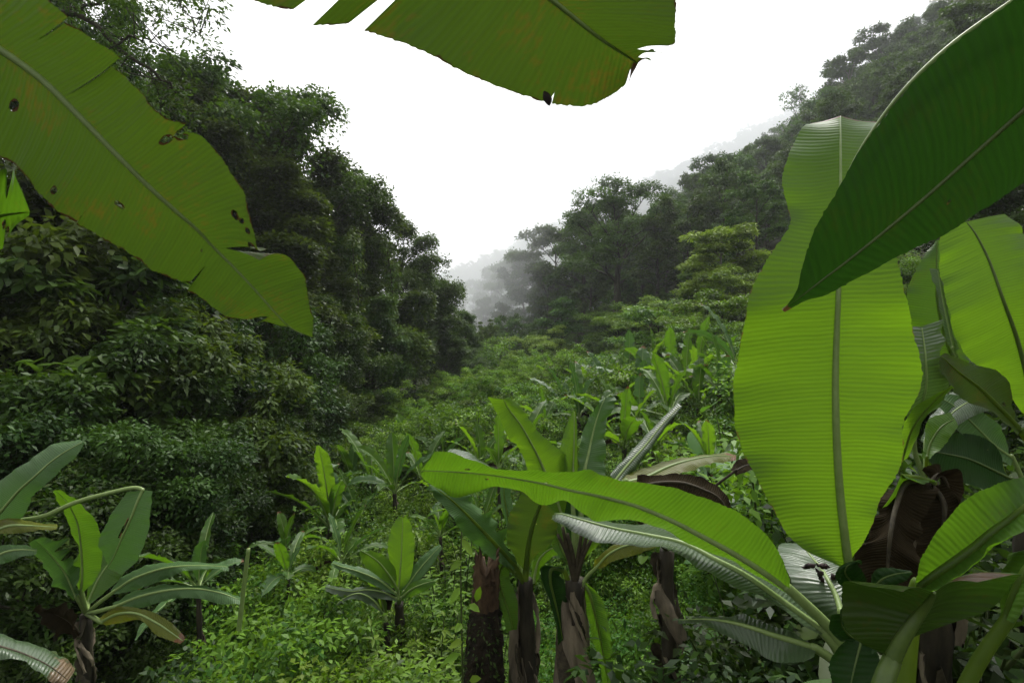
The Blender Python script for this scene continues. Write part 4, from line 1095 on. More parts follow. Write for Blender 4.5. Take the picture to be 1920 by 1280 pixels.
def clump_leaves(rng, mb, tips, per, ll, lw, flat=.85, m=0, droop=.25, up=.7, oval=False, tone=None, hang=0.0):
    C = np.array([t[0] for t in tips]); Rr = np.array([t[1] for t in tips])
    cnt = np.maximum(1, (per * (Rr / Rr.mean()) ** 2 * rng.uniform(.6, 1.3, len(Rr))).astype(int))
    ids = np.repeat(np.arange(len(C)), cnt); n = len(ids)
    d = nrm(rng.standard_normal((n, 3))); d[:, 2] = np.where(d[:, 2] < -.3, -d[:, 2] * .6, d[:, 2])
    rad = Rr[ids] * (.25 + .75 * rng.random(n) ** .45)
    # ragged outline: each clump gets its own bumps
    ph = rng.uniform(0, 6.28, (len(C), 2))
    az = np.arctan2(d[:, 1], d[:, 0]); rad = rad * (1 + .3 * np.sin(3 * az + ph[ids, 0]) * np.cos(2 * d[:, 2] + ph[ids, 1]))
    pos = C[ids] + d * rad[:, None] * np.array([1, 1, flat])
    if hang: pos[:, 2] -= np.abs(rng.exponential(hang, n)) * (rng.random(n) < .4)
    out = d.copy(); out[:, 2] *= .4
    ax = nrm(out + rng.standard_normal((n, 3)) * .55 - np.array([0, 0, droop]))
    nn = nrm(np.array([0, 0, up]) + d * .6 + rng.standard_normal((n, 3)) * .35)
    tn = np.clip(.5 + .38 * rng.standard_normal(len(C))[ids] + .22 * rng.standard_normal(n), 0, 1)
    leaves(mb, pos, ax, nn, ll * rng.uniform(.65, 1.3, n), lw * rng.uniform(.7, 1.25, n), tn, m=m, droop=.15, oval=oval)

def tree_meshes(name, rng, H, r0, base, crown_r, nl, per, ll, lw, mat, bark='bark', ivy=0, hang=0., **kw):
    fk = {k: kw.pop(k) for k in ('flat', 'up_l', 'droop', 'oval') if k in kw}
    if 'up_l' in fk: fk['up'] = fk.pop('up_l')
    tubes, tips, tp = skeleton(rng, H, r0, base, crown_r, nl, **kw)
    tb = MB()
    for q, (p, r) in enumerate(tubes): tube(tb, p, np.maximum(r, .012), 9 if q == 0 else 5, cap=False)
    lb = MB(); clump_leaves(rng, lb, tips, per, ll, lw, hang=hang, **fk)
    if ivy:                                                            # climbers leafing along the trunk
        k = rng.uniform(.12, .95, ivy); q = k * (len(tp) - 1) * .999; i = q.astype(int)
        p = tp[i] + (tp[i + 1] - tp[i]) * (q - i)[:, None]
        clump_leaves(rng, lb, [(p[j] + np.append(rng.standard_normal(2) * r0 * 1.4, 0), rng.uniform(.3, .75) * crown_r * .22) for j in range(ivy)], per * .35, ll, lw, flat=1.2)
    return tb.mesh(name + '_trunk', [M[bark]]), lb.mesh(name + '_crown', [M[mat]])

def copy_plant(root, loc, rot, scale, label=None, group=None):
    r = root.copy(); COL.objects.link(r)
    for ch in root.children:
        c = ch.copy(); COL.objects.link(c); c.parent = r; c.location = (0, 0, 0)
    r.location = loc; r.rotation_euler = (0, 0, rot); r.scale = scale
    if label: r['label'] = label
    if group: r['group'] = group
    elif 'group' in r: del r['group']
    return r

PROTO = {}
def plant_at(kind, loc, rot, scale, label, group=None, cat=None):
    """first use links the prototype itself, later uses copy the thing and its parts"""
    loc = tuple(map(float, loc)); scale = tuple(map(float, np.broadcast_to(scale, (3,))))
    if kind in PROTO: return copy_plant(PROTO[kind], loc, rot, scale, label, group)
    nm, ct, parts = KINDS[kind]()
    e = bpy.data.objects.new(nm, None); COL.objects.link(e); e.empty_display_size = .1
    for pn, me in parts:
        o = bpy.data.objects.new(pn, me); COL.objects.link(o); o.parent = e
    e.location = loc; e.rotation_euler = (0, 0, rot); e.scale = scale
    set_tag(e, label, cat or ct, group); PROTO[kind] = e
    return e

def tk(name, seed, **kw):
    def f():
        t, c = tree_meshes(name, np.random.default_rng(seed), **kw)
        return name, 'tree', [('trunk', t), ('crown', c)]
    return f
# near forest trees are built 10 m tall and scaled to their height
KINDS = {
 'tallA': tk('rainforest_tree', 11, H=10, r0=.22, base=.32, crown_r=2.3, nl=17, per=511, ll=.13, lw=.085, mat='lf_forest', ivy=14, hang=.5, flat=.9, subs=5),
 'tallB': tk('rainforest_tree', 12, H=10, r0=.18, base=.22, crown_r=1.9, nl=18, per=511, ll=.12, lw=.075, mat='lf_forest2', ivy=10, hang=.4, flat=.95, subs=5, prof=lambda f: 1.05 - .65 * f),
 'tallC': tk('rainforest_tree', 13, H=10, r0=.2, base=.45, crown_r=2.6, nl=14, per=558, ll=.13, lw=.085, mat='lf_forest', ivy=18, hang=.3, flat=.95, subs=5),
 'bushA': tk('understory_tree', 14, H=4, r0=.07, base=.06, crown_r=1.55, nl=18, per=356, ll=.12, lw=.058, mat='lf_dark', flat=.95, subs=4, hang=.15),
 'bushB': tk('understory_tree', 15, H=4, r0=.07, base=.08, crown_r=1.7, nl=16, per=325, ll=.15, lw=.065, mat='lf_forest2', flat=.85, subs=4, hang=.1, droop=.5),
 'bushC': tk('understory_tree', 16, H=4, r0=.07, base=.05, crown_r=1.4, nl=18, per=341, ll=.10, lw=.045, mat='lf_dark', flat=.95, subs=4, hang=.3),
 'bushD': tk('understory_tree', 18, H=4, r0=.07, base=.06, crown_r=1.5, nl=15, per=130, ll=.2, lw=.10, mat='lf_forest', flat=.9, subs=4, oval=True, droop=.4),
 'umbrella': tk('umbrella_tree', 17, H=10, r0=.12, base=.82, crown_r=2.6, nl=9, per=170, ll=.22, lw=.1, mat='lf_forest2', flat=.35, subs=4),
 'hillA': tk('hillside_tree', 21, H=12, r0=.25, base=.35, crown_r=3.2, nl=15, per=180, ll=.34, lw=.18, mat='lf_hill', flat=.85, subs=4),
 'hillB': tk('hillside_tree', 22, H=12, r0=.2, base=.5, crown_r=2.4, nl=13, per=180, ll=.32, lw=.17, mat='lf_hill', bark='barkpale', flat=.95, subs=4),
 'hillC': tk('hillside_tree', 23, H=12, r0=.24, base=.15, crown_r=2.9, nl=18, per=165, ll=.34, lw=.18, mat='lf_hill', flat=.95, subs=4, prof=lambda f: 1.1 - .7 * f, ivy=6),
 'spread': tk('spreading_tree', 24, H=15, r0=.55, base=.45, crown_r=5.0, nl=15, per=285, ll=.30, lw=.15, mat='lf_hill', flat=.7, subs=5, up=.85, ivy=10),
 'bare': tk('thin_tree', 25, H=12, r0=.2, base=.4, crown_r=3.0, nl=10, per=39, ll=.34, lw=.16, mat='lf_hill', flat=.95, subs=4, up=.9),
 'pale': tk('feathery_tree', 26, H=7, r0=.12, base=.12, crown_r=2.1, nl=17, per=232, ll=.17, lw=.075, mat='lf_pale', bark='barkpale', flat=.6, subs=5, up=.25, droop=.1, prof=lambda f: 1.15 - .75 * f, wander=.02),
 'lowgreen': tk('understory_tree', 28, H=4, r0=.08, base=.1, crown_r=1.7, nl=14, per=130, ll=.16, lw=.085, mat='lf_bush', flat=.8, subs=4, up=.4),
 'palebush': tk('feathery_tree', 27, H=4, r0=.08, base=.1, crown_r=1.8, nl=14, per=170, ll=.17, lw=.08, mat='lf_pale', flat=.6, subs=4, up=.35),
}
rt = np.random.default_rng(3)
PH = {}
def tree_px(kind, protoH, px, topy, d, label, group=None, wide=1.0, rot=None):
    if kind not in PH:
        made = KINDS[kind](); KINDS[kind] = lambda: made
        me = made[2][1][1]; z_ = np.zeros(len(me.vertices) * 3); me.vertices.foreach_get('co', z_); PH[kind] = float(np.percentile(z_[2::3], 99.3))
    protoH = PH[kind]
    x = (px - 960) / F * d; g_ = float(hgt(x, d)) - .15; zt = CZ + (640 - topy) / F * d
    s = max(zt - g_, .5) / protoH
    return plant_at(kind, (x, d, g_), rt.uniform(0, 6.28) if rot is None else rot, (s * wide, s * wide, s), label, group)

def liana(px, y0, y1, d, label, seed):
    rng = np.random.default_rng(seed); a, b = P(px, y0, d), P(px + rng.uniform(-8, 8), y1, d)
    e = empty('hanging_vine', tuple(a), label, 'vine'); s = np.linspace(0, 1, 20)
    p = a + (b - a) * s[:, None] + np.stack([.12 * np.sin(s * 9 + seed), .1 * np.cos(s * 7), 0 * s], -1)
    tb = MB(); tube(tb, p, .025, 5, cap=False); link_mesh('stem', tb.mesh('stem', [M['bark']]), e)
    lb = MB(); clump_leaves(rng, lb, [(p[i] + rng.standard_normal(3) * .15, rng.uniform(.2, .5)) for i in range(0, 20)], 70, .13, .07, flat=1.3, droop=.9)
    link_mesh('foliage', lb.mesh('foliage', [M['lf_forest2']]), e)
for q, a in enumerate([(455, 380, 660, 19, 'leafy vine hanging left of the tallest left tree'), (508, 560, 740, 16, 'leafy vine wrapped on a trunk below the tip of the holed leaf'), (570, 400, 610, 21, 'leafy vine draped below the thin-crowned tree'),
                       (610, 290, 470, 24, 'vine curtain hanging at the sky edge of the left forest'), (665, 440, 700, 21, 'long leafy vine in the middle of the left forest'), (730, 470, 700, 25, 'leafy vine hanging under the stepped-crown tree')]): liana(*a, q)
LG = 'dark forest trees along the left'
for a in [('tallA', 10, 445, 150, 22, 'tallest dark rainforest tree at left with climbers hanging from a ragged crown', 1.1),
          ('tallB', 10, 530, 205, 23.5, 'dark tree close behind the tallest left tree, on its right', 1.3), ('tallA', 10, 400, 180, 24, 'dark tree standing behind the tallest left tree, on its left', 1.0),
          ('tallC', 10, 590, 275, 25, 'dark tree right of the tallest left tree with thin side crown against the sky', 1.1),
          ('tallB', 10, 680, 335, 27, 'dark tree with narrow stepped crown in the middle of the descending left skyline', 1.2),
          ('tallA', 10, 735, 425, 31, 'dark round-topped tree third down the descending left skyline', 1.1),
          ('tallB', 10, 812, 530, 36, 'dark tree fourth down the left skyline, just above the misty gap', 1.3),
          ('tallC', 10, 775, 480, 34, 'dark tree with tufted top leaning over the valley at the left skyline', .9),
          ('umbrella', 10, 912, 600, 42, 'slender little umbrella-crowned tree at the valley mouth', .55),
          ('tallB', 10, 375, 165, 19, 'dark tree left of the tallest one, crown showing under the overhanging branch', 1.0),
          ('tallB', 10, 540, 330, 20, 'dark tree in front of the tallest left tree, trunk wrapped in climbers', 1.4),
          ('tallC', 10, 230, 140, 15, 'near dark tree whose long branch overhangs the white sky above the holed leaf', .5),
          ('tallA', 10, 130, -60, 14, 'near dark tree filling the top left corner behind the holed leaf', .55),
          ('tallB', 10, 700, 560, 24, 'dark lower tree before the stepped-crown tree', 1.3),
          ('tallA', 10, 620, 560, 20, 'dark lower tree whose trunk stands by the bright gap in the forest', 1.1),
          ('tallB', 10, 872, 585, 39, 'dark narrow tree ending the left skyline beside the misty gap', 1.1),
          ('tallA', 10, 835, 630, 35, 'dark low tree at the foot of the left skyline by the clearing', 1.3),
          ('tallC', 10, 330, 430, 13, 'near dark tree whose crown shows beneath the holed leaf edge', 1.0)]:
    tree_px(a[0], a[1], a[2], a[3], a[4], a[5], LG, a[6])
# long overhanging branch
def overhang():
    e = empty('leafy_branch', tuple(P(60, 40, 11)), 'long leafy branch overhanging the sky at the upper left', 'branch')
    rng = np.random.default_rng(77); tb, tips = MB(), []
    for pth, r in [([(-40, 60, 11), (130, 20, 11), (215, 85, 11), (280, 130, 11), (330, 175, 11.2)], .07), ([(130, 20, 11), (200, 0, 11.4), (280, -40, 11.6)], .04), ([(215, 85, 11), (260, 70, 10.7), (330, 100, 10.6)], .03),
                   ([(60, 40, 11), (120, 100, 10.6), (170, 150, 10.5)], .03), ([(250, -60, 11), (320, -10, 11), (360, 40, 11), (380, 70, 11)], .02), ([(280, 130, 11), (300, 180, 11), (300, 210, 11)], .02)]:
        pts = catmull([P(*q) for q in pth], 24); pts += rng.standard_normal(pts.shape) * .025
        tube(tb, pts, np.linspace(r, r * .3, 24), 7)
        for i in range(4, 24, 2):
            o_ = rng.standard_normal(3) * np.array([.5, .5, .4]); tips.append((pts[i] + o_, rng.uniform(.25, .5)))
            tube(tb, np.array([pts[i], pts[i] + o_ * .6, pts[i] + o_]), np.array([.014, .01, .006]), 4)
    link_mesh('limb', tb.mesh('limb', [M['bark']]), e)
    lb = MB(); clump_leaves(rng, lb, tips, 75, .12, .05, flat=.9)
    link_mesh('foliage', lb.mesh('foliage', [M['lf_forest']]), e)
overhang()
UG = 'understory trees at the foot of the left forest'
und = [('bushB', 60, 560, 9, 'understory tree at the left edge below the small torn leaf'), ('bushA', 160, 640, 8.5, 'leafy understory tree with pale leaves, under the holed leaf'), ('bushB', 320, 590, 11, 'understory tree with drooping bright-tipped leaves right under the holed leaf'),
       ('bushA', 410, 660, 12, 'understory tree with shiny leaves left of the climber-wrapped trunks'), ('bushC', 520, 740, 14, 'dark understory tree before the climber-wrapped trunks'), ('bushB', 610, 730, 17, 'understory tree at the black centre of the left forest'),
       ('bushC', 690, 740, 22, 'dark understory tree below the stepped-crown tree'), ('bushA', 770, 730, 27, 'understory tree near the far end of the left forest edge'), ('bushC', 850, 700, 32, 'understory tree closing the left forest edge at the valley'),
       ('bushC', 230, 800, 7.5, 'understory tree behind the bent-down banana leaf'), ('bushA', 400, 880, 9, 'dark understory tree above the fan of banana leaves'), ('bushC', 520, 860, 12, 'blackish understory tree behind the striped young banana plant'),
       ('bushA', 620, 845, 15.5, 'understory tree with light-catching leaves behind the forest-edge banana plants'), ('bushC', 40, 760, 7, 'dark understory tree behind the pale upright banana leaf'), ('bushB', 700, 830, 20, 'low understory tree above the banana plants of the forest edge'),
       ('bushA', 320, 960, 8, 'low dark understory tree behind the lower fan leaves'), ('bushC', 100, 900, 6.2, 'low dark understory tree between the two left banana plants'), ('bushB', 450, 780, 11, 'understory tree under the bright-tipped one, in deep shade'),
       ('bushD', 150, 455, 9.5, 'broad-leaved understory tree with pale hanging leaves right under the holed leaf'), ('bushD', 280, 700, 9.5, 'broad-leaved understory tree in the middle of the left thicket'), ('bushD', 470, 830, 10.5, 'broad-leaved understory tree beside the black forest gap'), ('bushD', 660, 800, 18, 'broad-leaved understory tree over the forest-edge banana plants'),
       ('bushB', 10, 290, 11, 'tall understory tree filling the left edge behind the small torn leaf'), ('bushA', 110, 380, 12, 'tall understory tree hidden mostly by the middle of the holed leaf'),
       ('bushA', 230, 520, 12, 'tall understory tree just below the holed leaf, left of the sky gap'), ('bushC', 560, 620, 18, 'tall understory tree around the trunks near the leaf tip'), ('bushA', 480, 560, 15, 'tall understory tree behind the tip of the holed leaf')]
for k, px, ty, d, lb in und: tree_px(k, 4, px, ty, d, lb, UG, 1.05)

# right hillside: singled-out trees
HG = 'trees of the right-hand slope'
for a in [('spread', 15, 1160, 345, 50, 'great spreading tree with dark forked trunk at the middle of the slope', 1.25), ('hillB', 12, 1250, 390, 55, 'slim pale-trunked tree right of the great spreading tree', 1.0),
          ('hillA', 12, 1045, 420, 80, 'tree at the left end of the slope skyline, half lost in mist', 1.1), ('hillC', 12, 1000, 478, 92, 'misty columnar tree at the edge of the white gap', 1.0),
          ('hillC', 12, 1095, 392, 70, 'bushy tree on the skyline left of the great spreading tree', 1.1), ('hillC', 12, 1055, 560, 48, 'climber-hung tree in the mist below the left skyline', 1.4), ('hillA', 12, 1005, 620, 46, 'pale-topped rounded tree at the left foot of the slope', .7),
          ('pale', 7, 1350, 432, 27, 'bright feathery yellow-green tree in tiers beside the glowing leaf', 1.3), ('palebush', 4, 1285, 537, 30, 'low feathery yellow-green tree left of the tiered one', 1.4), ('palebush', 4, 1400, 492, 24, 'feathery yellow-green tree touching the glowing leaf', 1.2),
          ('palebush', 4, 1215, 562, 36, 'olive feathery tree at the foot of the great spreading tree', 1.5), ('palebush', 4, 1310, 572, 24, 'low pale feathery tree beneath the tiered one', 1.3), ('hillA', 12, 888, 525, 135, 'faint tree farthest left in the mist of the valley gap', .8), ('hillC', 12, 922, 503, 122, 'faint tree in the middle of the misty valley gap', .8), ('hillA', 12, 958, 486, 108, 'grey misty tree right of the valley gap middle', .8), ('hillC', 12, 905, 560, 100, 'low dim tree at the bottom of the misty gap', .8), ('hillB', 12, 982, 470, 92, 'tall misty tree where the slope skyline meets the gap', .9), ('hillC', 12, 945, 570, 85, 'dim tree standing in the mist behind the umbrella-crowned one', .9),
          ('lowgreen', 4, 1240, 562, 28, 'green low tree in the row below the slim pale-trunked tree', 1.4), ('lowgreen', 4, 1350, 542, 22, 'green low tree under the tiered one, nearer the glowing leaf', 1.3), ('hillC', 12, 1185, 630, 31, 'dark low tree between the feathery trees and the clearing ridge', .9),
          ('hillA', 12, 1110, 640, 36, 'dark low bushy tree left of the round dark-green one', .9), ('lowgreen', 4, 1295, 612, 21, 'low green tree right above the ridge banana plants', 1.4), ('hillC', 12, 1390, 610, 20, 'low green tree behind the glowing leaf edge', .9), ('palebush', 4, 1020, 612, 42, 'pale low tree at the misty valley end', 1.3),
          ('bushA', 4, 1860, 325, 13, 'dark understory tree seen between the dark slanting leaf and the broad upright right leaf', 1.3), ('bushC', 4, 1950, 300, 15, 'dark understory tree at the right edge under the dark slanting leaf', 1.3), ('hillA', 12, 1800, 320, 24, 'dark hillside tree seen in the gap under the dark slanting leaf', .9), ('hillC', 12, 922, 615, 58, 'low dim tree closing the foot of the misty gap', 1.5),
          ('hillC', 12, 1235, 650, 24, 'small dark tree touching the ridge of the clearing', .9), ('lowgreen', 4, 1160, 572, 40, 'green low tree at the trunk foot of the great spreading tree', 1.4), ('hillA', 12, 1330, 480, 34, 'dark tree behind the tiered feathery one', 1.1), ('hillC', 12, 1420, 470, 30, 'dark tree behind the upper edge of the glowing leaf', 1.1),
          ('hillA', 12, 1150, 640, 34, 'round dark-green tree just above the clearing ridge', .7),
          ('hillA', 12, 1060, 660, 38, 'low round tree at the valley end of the clearing', .8), ('hillC', 12, 960, 650, 46, 'dark misty tree at the valley mouth behind the umbrella-crowned one', 1.0), ('hillC', 12, 1255, 620, 28, 'olive low tree above the right end of the clearing ridge', .8),
          ('bare', 12, 1510, 165, 92, 'thin almost bare tree standing out on the skyline above the upright leaf', 1.0), ('hillB', 12, 1590, 110, 88, 'sparse tree next to the almost bare one on the skyline', 1.0), ('hillB', 12, 1310, 330, 72, 'tree with pale forked stem high above the feathery trees', 1.0),
          ('hillA', 12, 1340, 300, 82, 'broad dark tree at mid skyline of the slope', 1.1), ('hillA', 12, 1440, 262, 80, 'dark dome-crowned tree left of the upright leaf tip', 1.2), ('bare', 12, 1380, 300, 86, 'gaunt sparse tree between the two dome crowns of the skyline', .9),
          ('hillA', 12, 1650, 60, 100, 'dark tree in a row climbing the skyline behind the dark slanting leaf', 1.1), ('hillC', 12, 1700, 45, 105, 'misty dark tree on the skyline right beside the dark slanting leaf', 1.1), ('hillA', 12, 1780, 0, 118, 'fog-veiled tree highest on the slope at the top of the picture', 1.2)]:
    tree_px(a[0], a[1], a[2], a[3], a[4], a[5], HG, a[6])
# the rest of the wood, one mass
def mass_collection(name, items):
    c = bpy.data.collections.new(name)
    for q, me in enumerate(items):
        o = bpy.data.objects.new('%s_model' % name, me); c.objects.link(o)
    return c
def join_mesh(mb_list_fn, name, mats):
    mb = MB(); mb_list_fn(mb); return mb.mesh(name, mats)
def scatter(name, pts, rot, scl, pick, coll, label, cat):
    me = bpy.data.meshes.new(name); me.vertices.add(len(pts)); me.vertices.foreach_set('co', np.asarray(pts, float).ravel())
    for an, ty, val, key in (('rz', 'FLOAT', rot, 'value'), ('sc', 'FLOAT', scl, 'value'), ('pk', 'INT', pick, 'value')):
        a = me.attributes.new(an, ty, 'POINT'); a.data.foreach_set(key, np.asarray(val, np.int32 if ty == 'INT' else np.float32))
    o = bpy.data.objects.new(name, me); COL.objects.link(o); set_tag(o, label, cat, kind='stuff')
    ng = bpy.data.node_groups.new(name, 'GeometryNodeTree')
    ng.interface.new_socket('Geometry', in_out='INPUT', socket_type='NodeSocketGeometry'); ng.interface.new_socket('Geometry', in_out='OUTPUT', socket_type='NodeSocketGeometry')
    N, L = ng.nodes.new, ng.links.new
    gi, go = N('NodeGroupInput'), N('NodeGroupOutput'); ip = N('GeometryNodeInstanceOnPoints'); ci = N('GeometryNodeCollectionInfo')
    ci.inputs['Collection'].default_value = coll; ci.inputs['Separate Children'].default_value = True; ci.inputs['Reset Children'].default_value = True
    def na(nm, ty):
        n = N('GeometryNodeInputNamedAttribute'); n.data_type = ty; n.inputs[0].default_value = nm; return n.outputs[0]
    cx = N('ShaderNodeCombineXYZ'); L(na('rz', 'FLOAT'), cx.inputs[2])
    L(gi.outputs[0], ip.inputs['Points']); L(ci.outputs[0], ip.inputs['Instance']); ip.inputs['Pick Instance'].default_value = True
    L(na('pk', 'INT'), ip.inputs['Instance Index']); L(cx.outputs[0], ip.inputs['Rotation']); L(na('sc', 'FLOAT'), ip.inputs['Scale'])
    L(ip.outputs[0], go.inputs[0])
    md = o.modifiers.new('scatter', 'NODES'); md.node_group = ng
    return o
def wood():
    items = []
    for sd, kw in ((31, dict(H=12, r0=.25, base=.3, crown_r=3.0, nl=14, per=110, flat=.9)), (32, dict(H=12, r0=.22, base=.2, crown_r=2.7, nl=16, per=100, flat=.95)), (33, dict(H=12, r0=.2, base=.5, crown_r=2.6, nl=12, per=120, flat=.9)), (34, dict(H=10, r0=.2, base=.1, crown_r=3.2, nl=16, per=110, flat=.9))):
        rng = np.random.default_rng(sd); per, flat = kw.pop('per'), kw.pop('flat')
        tubes, tips, tp = skeleton(rng, subs=4, **kw); mb = MB()
        for q, (p, r) in enumerate(tubes): tube(mb, p, np.maximum(r, .02), 7 if q == 0 else 4, cap=False, m=1)
        clump_leaves(rng, mb, tips, per, .36, .19, flat=flat)
        items.append(mb.mesh('wood', [M['lf_hill'], M['bark']]))
    coll = mass_collection('wood', items); rng = np.random.default_rng(9)
    pts = []
    for x in np.arange(-60, 185, 4.6):
        for y in np.arange(13, 205, 5.2):
            px_, py_ = x + rng.uniform(-2, 2), y + rng.uniform(-2, 2)
            sx = 960 + px_ / py_ * F
            if sx < 780 or sx > 2150: continue
            if px_ < 4 and py_ < 170: continue                        # the valley floor stays open
            if px_ < 12 and py_ < 60: continue
            if py_ < 40 and px_ < 14: continue
            if py_ < 30 and px_ < py_ * .78: continue
            if px_ > 60 and py_ < 42: continue
            pts.append((px_, py_, float(hgt(px_, py_)) - .3))
    for x in np.arange(-200, 600, 11):
        for y in np.arange(205, 610, 12):
            px_, py_ = x + rng.uniform(-4, 4), y + rng.uniform(-4, 4); sx = 960 + px_ / py_ * F
            if 780 < sx < 2000: pts.append((px_, py_, float(hgt(px_, py_)) - .3))
    n_low = len(pts)
    for k in range(110):                                             # low wood closing the valley end
        y = rng.uniform(58, 130); x = rng.uniform(-30, 4 + .02 * y); pts.append((x, y, float(hgt(x, y)) - .3))
    for k in range(70):                                              # low growth under the first trees of the slope
        y = rng.uniform(38, 62); x = rng.uniform(5 + (62 - y) * .12, 17); pts.append((x, y, float(hgt(x, y)) - .3))
    pts = np.array(pts); n = len(pts); low = np.arange(n) >= n_low
    # keep lower storey among the singled-out trees
    scatter('hillside_forest', pts, rng.uniform(0, 6.28, n), rng.uniform(.55, 1.0, n) * np.where(low, np.where(pts[:, 1] < 62, .38, .55), 1.0) * np.where(pts[:, 1] < 60, .75, np.where(pts[:, 1] > 205, 1.9, 1.0)), rng.integers(0, 4, n), coll, 'dense rainforest covering the slope and the misty hill behind', 'forest')
wood()
# ------------------------------------------------------------------ undergrowth
def herb_mesh(name, rng, kind):
    mb = MB()
    if kind == 'bush':                 # small-leaved bush, about 1.1 m
        tips = []
        for k in range(16):
            a = rng.uniform(0, 6.28); r = .55 * math.sqrt(rng.random()); h = rng.uniform(.45, 1.1)
            p = catmull([[0, 0, -.1], [r * .5 * math.cos(a), r * .5 * math.sin(a), h * .55], [r * math.cos(a), r * math.sin(a), h]], 8)
            tube(mb, p, np.linspace(.012, .004, 8), 4, m=1, cap=False); tips += [(p[-1], .2), (p[5], .17), (p[3] + rng.standard_normal(3) * .1, .16)]
        clump_leaves(rng, mb, tips, 62, .062, .030, flat=.8, oval=False)
    elif kind == 'lance':              # upright herbs with lance leaves in whorls
        for k in range(14):
            a = rng.uniform(0, 6.28); r = .45 * math.sqrt(rng.random()); h = rng.uniform(.5, 1.05)
            p = catmull([[r * .7 * math.cos(a), r * .7 * math.sin(a), -.1], [r * .9 * math.cos(a), r * .9 * math.sin(a), h * .6], [r * 1.2 * math.cos(a), r * 1.2 * math.sin(a), h]], 10)
            tube(mb, p, np.linspace(.008, .003, 10), 4, m=1, cap=False)
            n = 34; t = np.linspace(.25, 1, n); q = p[np.minimum((t * 9).astype(int), 9)] ; az = np.arange(n) * 2.4
            ax = np.stack([np.cos(az), np.sin(az), .35 + 0 * az], -1) + rng.standard_normal((n, 3)) * .15
            leaves(mb, q, ax, np.tile([0, 0, 1.], (n, 1)) + rng.standard_normal((n, 3)) * .2, .085 * rng.uniform(.5, 1.2, n), .026, np.clip(.25 + .5 * t + .2 * rng.standard_normal(n), 0, 1), oval=True, droop=.3)
    elif kind == 'broad':              # heart-leaved plant
        for k in range(15):
            a = k * 2.4 + rng.uniform(-.3, .3); r = rng.uniform(.12, .5); h = rng.uniform(.4, 1.0)
            p = catmull([[0, 0, -.1], [r * .5 * math.cos(a), r * .5 * math.sin(a), h * .7], [r * math.cos(a), r * math.sin(a), h]], 8)
            tube(mb, p, np.linspace(.008, .004, 8), 4, m=1, cap=False)
            s = rng.uniform(.16, .26); c = p[-1]; ax = nrm(np.array([math.cos(a), math.sin(a), -.25 + rng.uniform(-.2, .2)]) + rng.standard_normal(3) * .2); nn = nrm(np.array([0, 0, 1.]) + rng.standard_normal(3) * .25)
            sd = nrm(np.cross(nn, ax)); nn = np.cross(ax, sd)
            th = np.linspace(0, 2 * np.pi, 17)[:-1]; rr = s * .5 * (1 - .55 * np.cos(th) ** 3 * 0 + .35 * (np.abs(th - np.pi) / np.pi < .16) * 0)
            X = .5 * s + np.cos(th) * s * .55 * np.where(np.cos(th) > 0, 1.15, .9); Y_ = np.sin(th) * s * .46 * (1 - .28 * np.cos(th))
            X[8] += .13 * s
            V = c + ax * (X - .1 * s)[:, None] + sd * Y_[:, None] + nn * (np.abs(Y_) * .22 - X * X / s * .12)[:, None]
            V = np.vstack([c + ax * .4 * s - nn * .01, V]); f = np.array([[0, 1 + q, 1 + (q + 1) % 16] for q in range(16)])
            mb.add(V, [f], r=rng.random())
    elif kind == 'fern':
        for k in range(9):
            a = k * 2.4 + rng.uniform(-.4, .4); ln = rng.uniform(.5, .85)
            s = np.linspace(0, 1, 22); el = 1.15 - 1.5 * s
            dr = np.stack([np.cos(el) * math.cos(a), np.cos(el) * math.sin(a), np.sin(el)], -1)
            p = np.cumsum(dr * ln / 21, axis=0); tube(mb, p, np.linspace(.005, .0015, 22), 4, m=1, cap=False)
            sd = np.array([-math.sin(a), math.cos(a), 0])
            for sg in (-1, 1):
                q = p[3:]; t = s[3:]; n = len(q)
                for o_ in (0, .5):
                    qq = q + dr[3:] * ln / 21 * o_
                    leaves(mb, qq, sd * sg + dr[3:] * .45, np.cross(dr[3:], sd) + np.array([0, 0, .01]), .17 * np.sin(np.pi * (t * .9 + .08)) + .01, .022, np.clip(rng.uniform(.3, .7) + .15 * rng.standard_normal(n), 0, 1), droop=.12)
    elif kind == 'cover':              # low ground cover tuft
        n = 520; a = rng.uniform(0, 6.28, n); r = .55 * np.sqrt(rng.random(n)); h = rng.uniform(.03, .5, n) * (1 - .5 * r / .55)
        pos = np.stack([r * np.cos(a), r * np.sin(a), h], -1)
        leaves(mb, pos, np.stack([np.cos(a * 3.3), np.sin(a * 3.3), rng.uniform(-.2, .5, n)], -1), np.tile([0, 0, 1.], (n, 1)) + rng.standard_normal((n, 3)) * .4, rng.uniform(.025, .075, n), rng.uniform(.014, .034, n), np.clip(.2 + h * 1.3 + .2 * rng.standard_normal(n), 0, 1), oval=True)
        for k in range(10):
            aa = rng.uniform(0, 6.28); rr = rng.uniform(0, .45); tube(mb, catmull([[rr * math.cos(aa), rr * math.sin(aa), -.1], [rr * 1.1 * math.cos(aa), rr * 1.1 * math.sin(aa), .2], [rr * 1.3 * math.cos(aa), rr * 1.3 * math.sin(aa), .45]], 5), .003, 4, m=1, cap=False)
    return mb
HM = dict(bush='lf_bush', lance='lf_bush', broad='lf_heart', fern='lf_fern', cover='lf_bush')
def hk(key, nm, ct, seed, mat=None):
    def f():
        return nm, ct, [('foliage', herb_mesh(nm, np.random.default_rng(seed), key).mesh(nm, [M[mat or HM[key]], M['stem']]))]
    return f
